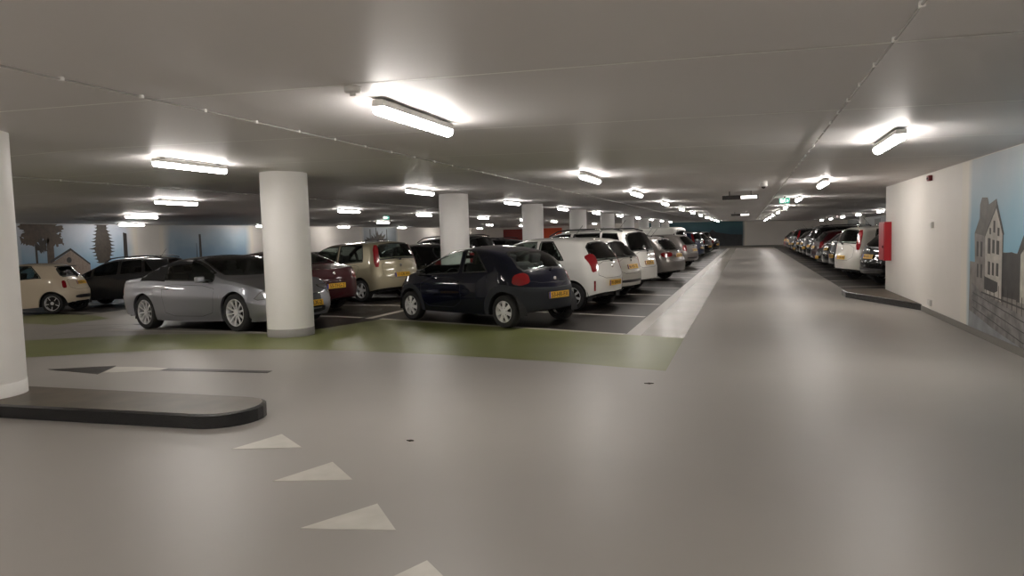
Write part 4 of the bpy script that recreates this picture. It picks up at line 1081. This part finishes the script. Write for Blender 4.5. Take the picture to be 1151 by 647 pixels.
M_PG = {k: noise_mix('mural_'+k, a_, b__, s_, (.5, .6)) for k, a_, b__, s_ in [
    ('dark', srgb(28, 26, 25), srgb(58, 54, 51), 9), ('mid', srgb(96, 90, 86), srgb(138, 132, 126), 7), ('light', srgb(140, 134, 126), srgb(190, 184, 174), 8),
    ('roof', srgb(72, 68, 62), srgb(104, 98, 90), 10), ('ground', srgb(62, 60, 60), srgb(140, 136, 133), 7), ('base', srgb(112, 114, 118), srgb(148, 150, 152), 4),
    ('brown', srgb(58, 46, 36), srgb(92, 76, 60), 6), ('pine', srgb(38, 32, 26), srgb(62, 54, 44), 8), ('brick', srgb(112, 98, 88), srgb(140, 126, 112), 12)]}
o = empty('wall_mural', (2.949, 9, 0)); tag(o, 'painted mural of a tall gabled house under blue sky on the right wall', 'mural')
def mp(name, pieces, parent, x, up, lab=None):
    b = MB()
    for P, m, h in pieces: flat(b, P, x+up*h, m, up)
    c = b.build(name, parent)
    c.matrix_parent_inverse = parent.matrix_world.inverted() if False else Matrix.Translation(-parent.location)
    if lab: c['label'] = lab
    return c
bpy.context.view_layer.update()
mp('sky', [([(11.9, .05), (11.9, ceil_z(2.95)-.01), (3.5, ceil_z(2.95)-.01), (3.5, .05)], M_SKYR, 0)], o, 2.9485, -1)
H = [([(11.25, 1.39), (11.04, 1.59), (11.03, 1.77), (10.95, 1.86), (10.72, 1.85), (10.66, 1.76), (10.37, 1.82), (10.30, 1.70), (10.37, 1.70), (10.79, 1.35)][::-1], M_PG['roof'], .002),
     ([(11.25, 1.39), (10.79, 1.35), (10.76, .60), (11.2, .68)], M_PG['mid'], .002), ([(10.79, 1.35), (10.38, 1.70), (10.11, 1.38), (10.12, .55), (10.76, .60)], M_PG['light'], .002),
     ([(10.38, 1.72), (10.36, 1.80), (10.07, 1.38), (10.11, 1.36)], M_PG['dark'], .003),
     ([(10.80, 1.37), (10.83, 1.33), (10.40, 1.68), (10.38, 1.73)], M_PG['dark'], .003), ([(10.125, 1.38), (10.095, 1.38), (10.1, .55), (10.13, .55)], M_PG['dark'], .003)]
for ya, yb, za, zb_ in [(10.68, 10.57, 1.33, 1.13), (10.50, 10.41, 1.31, 1.14), (10.34, 10.24, 1.30, 1.13), (10.47, 10.40, 1.55, 1.40), (10.31, 10.24, 1.46, 1.36), (10.62, 10.56, 1.46, 1.38),
                       (10.66, 10.57, 1.03, .86), (10.50, 10.42, 1.02, .86), (10.34, 10.25, 1.02, .86), (11.15, 11.07, 1.28, 1.08), (10.98, 10.90, 1.28, 1.08), (11.12, 11.06, .98, .8), (10.96, 10.9, .98, .8)]:
    H.append(([(ya, za), (yb, za-.005), (yb, zb_-.005), (ya, zb_)], M_PG['dark'], .003))
mp('house', H, o, 2.948, -1)
Q = [([(11.45, 1.0), (10.12, .98), (10.12, 1.16), (9.6, 1.16), (8.8, 1.17), (3.6, 1.1), (3.6, .05), (11.48, .05)], M_PG['mid'], .0008),
     ([(10.12, 1.15), (9.8, 1.17), (9.5, 1.14), (3.6, 1.12), (3.6, .62), (10.12, .62)], M_PG['dark'], .0014),
     ([(9.62, 1.15), (9.43, 1.36), (9.2, 1.52), (8.6, 1.5), (8.4, 1.1), (8.4, .6), (9.62, .6)], M_PG['dark'], .002), ([(9.5, 1.15), (9.25, 1.3), (8.9, 1.1), (8.9, .6), (9.5, .6)], M_PG['light'], .003),
     ([(11.35, .72), (10.92, .60), (9.37, .46), (3.6, .2), (3.6, .05), (11.4, .05)], M_PG['ground'], .002),
     ([(11.46, .32), (10.4, .18), (9.34, .08), (3.6, .04), (11.46, .04)], M_PG['base'], .003)]
for k in range(3): Q.append(([(11.3, .58-.1*k), (9.4, .40-.12*k), (3.6, .12-.02*k), (3.6, .11-.02*k), (9.4, .388-.12*k), (11.3, .57-.1*k)], M_PG['dark'], .0035))
mp('quay', Q, o, 2.948, -1)
FN = [([(10.92, .62), (3.6, .30), (3.6, .27), (10.92, .60)], M_PG['dark'], .004), ([(10.80, .83), (10.27, .78), (10.27, .67), (10.4, .64), (10.79, .66)], M_PG['dark'], .004)]
for k in range(14): y = 10.7-.16*k; FN.append(([(y, .60-.1*(10.9-y)), (y+.018, .60-.1*(10.9-y)), (y+.018, .80-.09*(10.9-y)), (y, .80-.09*(10.9-y))], M_PG['dark'], .0045))
mp('fence', FN, o, 2.948, -1)

# left wall
def lw(o, x=X_L): return x
M_SKYL = mural_sky('painted_sky_left', [srgb(108, 142, 168), srgb(136, 164, 184), srgb(178, 188, 200), srgb(196, 200, 208)], (.6, 2.7), [(20.0, 1), (25.9, -1)], 1, .5, .8)
o = empty('wall_mural', (X_L, 22.5, floor_z(X_L)+.02)); tag(o, 'painted mural of dark trees and a brick gable on the far left wall', 'mural')
zf = floor_z(X_L)+.01; zt = ceil_z(X_L)-.01
mp('sky', [([(19.8, zf), (26.1, zf), (26.1, zt), (19.8, zt)], M_SKYL, .001)], o, X_L, 1)
def crown(cy_, cz_, ry, rz_, seed, n=72, rough=.2, droop=0.):
    rr = random.Random(seed); out = []
    for k in range(n):
        a = 2*PI*k/n; q = 1+rough*(rr.random()*2-1)+(.10*math.sin(5*a+seed)+.07*math.sin(9*a))
        if k % 2: q *= 1-.16*rr.random()
        y = cy_+ry*q*math.cos(a); z = cz_+rz_*q*math.sin(a)-(droop*abs(math.cos(a)) if k % 2 else 0)
        out.append((y, min(max(z, zf), zt-.004)))
    return out
def conifer(cy_, wtop, wmid, z0, n, seed):
    rr = random.Random(seed); L_ = []; R_ = []
    for k in range(n):
        t = k/(n-1); z = z0+(2.55-z0)*t; w_ = (.55+.45*math.sin(PI*min(1, t*1.15)))*wmid
        for S, sg in ((L_, -1), (R_, 1)):
            q = w_*(.9+.3*rr.random()); h = .5*(2.55-z0)/n
            S.append((cy_+sg*q*.62, z)); S.append((cy_+sg*q, z+h*(.2+.7*rr.random()))); S.append((cy_+sg*q*.7, z+h*1.1))
    return [(y, min(z, zt-.004)) for y, z in L_+R_[::-1]]
mp('tree', [(crown(21.35, 2.35, .92, .48, 1, 80, .16), M_PG['brown'], .004), (crown(20.85, 2.0, .38, .26, 2, 50, .25, .1), M_PG['brown'], .0055), (crown(21.95, 1.98, .34, .26, 3, 50, .25, .1), M_PG['brown'], .0055), (crown(21.35, 1.75, .22, .3, 4, 40, .3, .1), M_PG['pine'], .0065), ([(21.5, zf), (21.85, zf), (21.85, 1.9), (21.55, 1.9)], M_PG['brown'], .004), ([(21.05, zf), (21.13, zf), (21.13, 1.9), (21.03, 1.9)], M_PG['pine'], .0045)], o, X_L, 1)
mp('pine', [(conifer(24.2, .5, .62, .9, 12, 2), M_PG['pine'], .004)], o, X_L, 1)
mp('gable', [([(21.6, zf), (23.5, zf), (23.5, .85), (22.6, 1.50), (21.7, 1.0)], M_PG['brick'], .006), ([(21.65, 1.0), (22.6, 1.50), (23.5, .85), (23.5, .93), (22.6, 1.60), (21.65, 1.10)], M_PG['dark'], .0075),
     ([(22.5+.12*math.cos(a), 1.1+.12*math.sin(a)) for a in [2*PI*k/14 for k in range(14)]], M_PG['dark'], .0075)], o, X_L, 1)
mp('post', [([(25.25, zf), (25.5, zf), (25.5, 2.2), (25.3, 2.25)], M_PG['dark'], .004)], o, X_L, 1)
M_SKYM = mural_sky('painted_sky_middle', [srgb(106, 136, 160), srgb(126, 152, 172), srgb(160, 176, 188), srgb(188, 188, 188)], (.7, 2.7), [(27.6, 1), (34.1, -1)], 1, .5, .6)
o = empty('wall_mural', (X_L, 31, floor_z(X_L)+.02)); tag(o, 'painted mural of hazy blue sky with two masts on the left wall', 'mural')
mp('sky', [([(27.4, zf), (34.3, zf), (34.3, zt), (27.4, zt)], M_SKYM, .001)], o, X_L, 1)
mp('mast', [([(29.98, zf), (30.2, zf), (30.16, 2.15), (30.02, 2.15)], M_PG['dark'], .004)], o, X_L, 1)
mp('mast', [([(29.78, zf), (29.86, zf), (29.84, 1.68), (29.81, 1.68)], M_PG['dark'], .004)], o, X_L, 1)
M_SKYN = mural_sky('painted_sky_grey', [srgb(96, 104, 110), srgb(128, 136, 140), srgb(150, 156, 160)], (.7, 2.7), [(46.4, 1), (52.3, -1)], 1, .5, .6)
o = empty('wall_mural', (X_L, 49.3, floor_z(X_L)+.02)); tag(o, 'grey painted mural of masts and reeds on the left wall under the exit sign', 'mural')
mp('sky', [([(46.2, zf), (52.5, zf), (52.5, zt), (46.2, zt)], M_SKYN, .001)], o, X_L, 1)
for y, h_ in ((47.7, 2.45), (48.6, 2.6), (50.3, 2.45)): mp('mast', [([(y-.08, zf), (y+.08, zf), (y+.06, h_), (y-.06, h_)], M_PG['dark'], .004)], o, X_L, 1)
mp('reeds', [(crown(48.8, 1.3, 1.9, .85, 7, 60, .3), M_PG['pine'], .003)], o, X_L, 1)
# far wall: dark teal mural and red panels
M_TEAL = mural_sky('painted_teal', [srgb(34, 66, 78), srgb(40, 78, 90), srgb(58, 98, 108), srgb(66, 104, 110)], (.9, 2.6), [(-.25, -1)], 0, .25, .4)
o = empty('wall_mural', (-5, Y_F, .02)); tag(o, 'dark teal painted mural with a low silhouette on the far end wall', 'mural')
def mpy(name, pieces, parent):
    b = MB()
    for P, m, h in pieces: b.prism(P, Y_F-h-.001, Y_F-h, m, axis='y')
    c = b.build(name, parent); c.matrix_parent_inverse = Matrix.Translation(-parent.location)
mpy('sky', [([(-9.5, .02), (-.1, .02), (-.1, 2.5), (-9.5, 2.6)], M_TEAL, .001)], o)
M_SIL = noise_mix('mural_silhouette', srgb(28, 32, 36), srgb(44, 48, 52), 3, (.5, .6))
mpy('silhouette', [([(-9.5, .03), (-.5, .03), (-.5, 1.2), (-1.6, 1.25), (-2.2, 1.35), (-3.0, 1.5), (-3.3, 1.75), (-3.6, 1.5), (-5, 1.6), (-7, 1.8), (-9.5, 1.9)], M_SIL, .004)], o)
M_REDW = mat('red_wall_paint', srgb(128, 26, 16), .5); M_ORW = mat('orange_wall_paint', srgb(226, 92, 52), .5)
b = MB(); b.box((-23.6, Y_F-.06, .98), (2.9, .1, 2.86), M_REDW); o = b.build('wall_panel'); tag(o, 'dark red panel on the far wall between two columns', 'wall panel')
b = MB(); b.box((-20.0, Y_F-.06, .98), (2.9, .1, 2.86), M_ORW); o = b.build('wall_panel'); tag(o, 'orange red panel on the far wall right of a column', 'wall panel')
# dark painted patches on the far right wall
M_SKYQ = mural_sky('painted_grey_right', [srgb(60, 62, 62), srgb(92, 94, 94), srgb(128, 130, 130)], (.7, 2.5), [(49.5, 1), (69.0, -1)], 1, .8, .7)
o = empty('wall_mural', (X_R, 58, .02)); tag(o, 'dim grey painted mural on the wall behind the right row of cars', 'mural')
mp('backdrop', [([(48.5, .02), (69.5, .02), (69.5, ceil_z(X_R)-.01), (48.5, ceil_z(X_R)-.01)], M_SKYQ, .001)], o, X_R, -1)
mp('figure', [([(52.2, .02), (54.6, .02), (54.6, 2.1), (52.2, 2.1)], M_PG['dark'], .004)], o, X_R, -1)
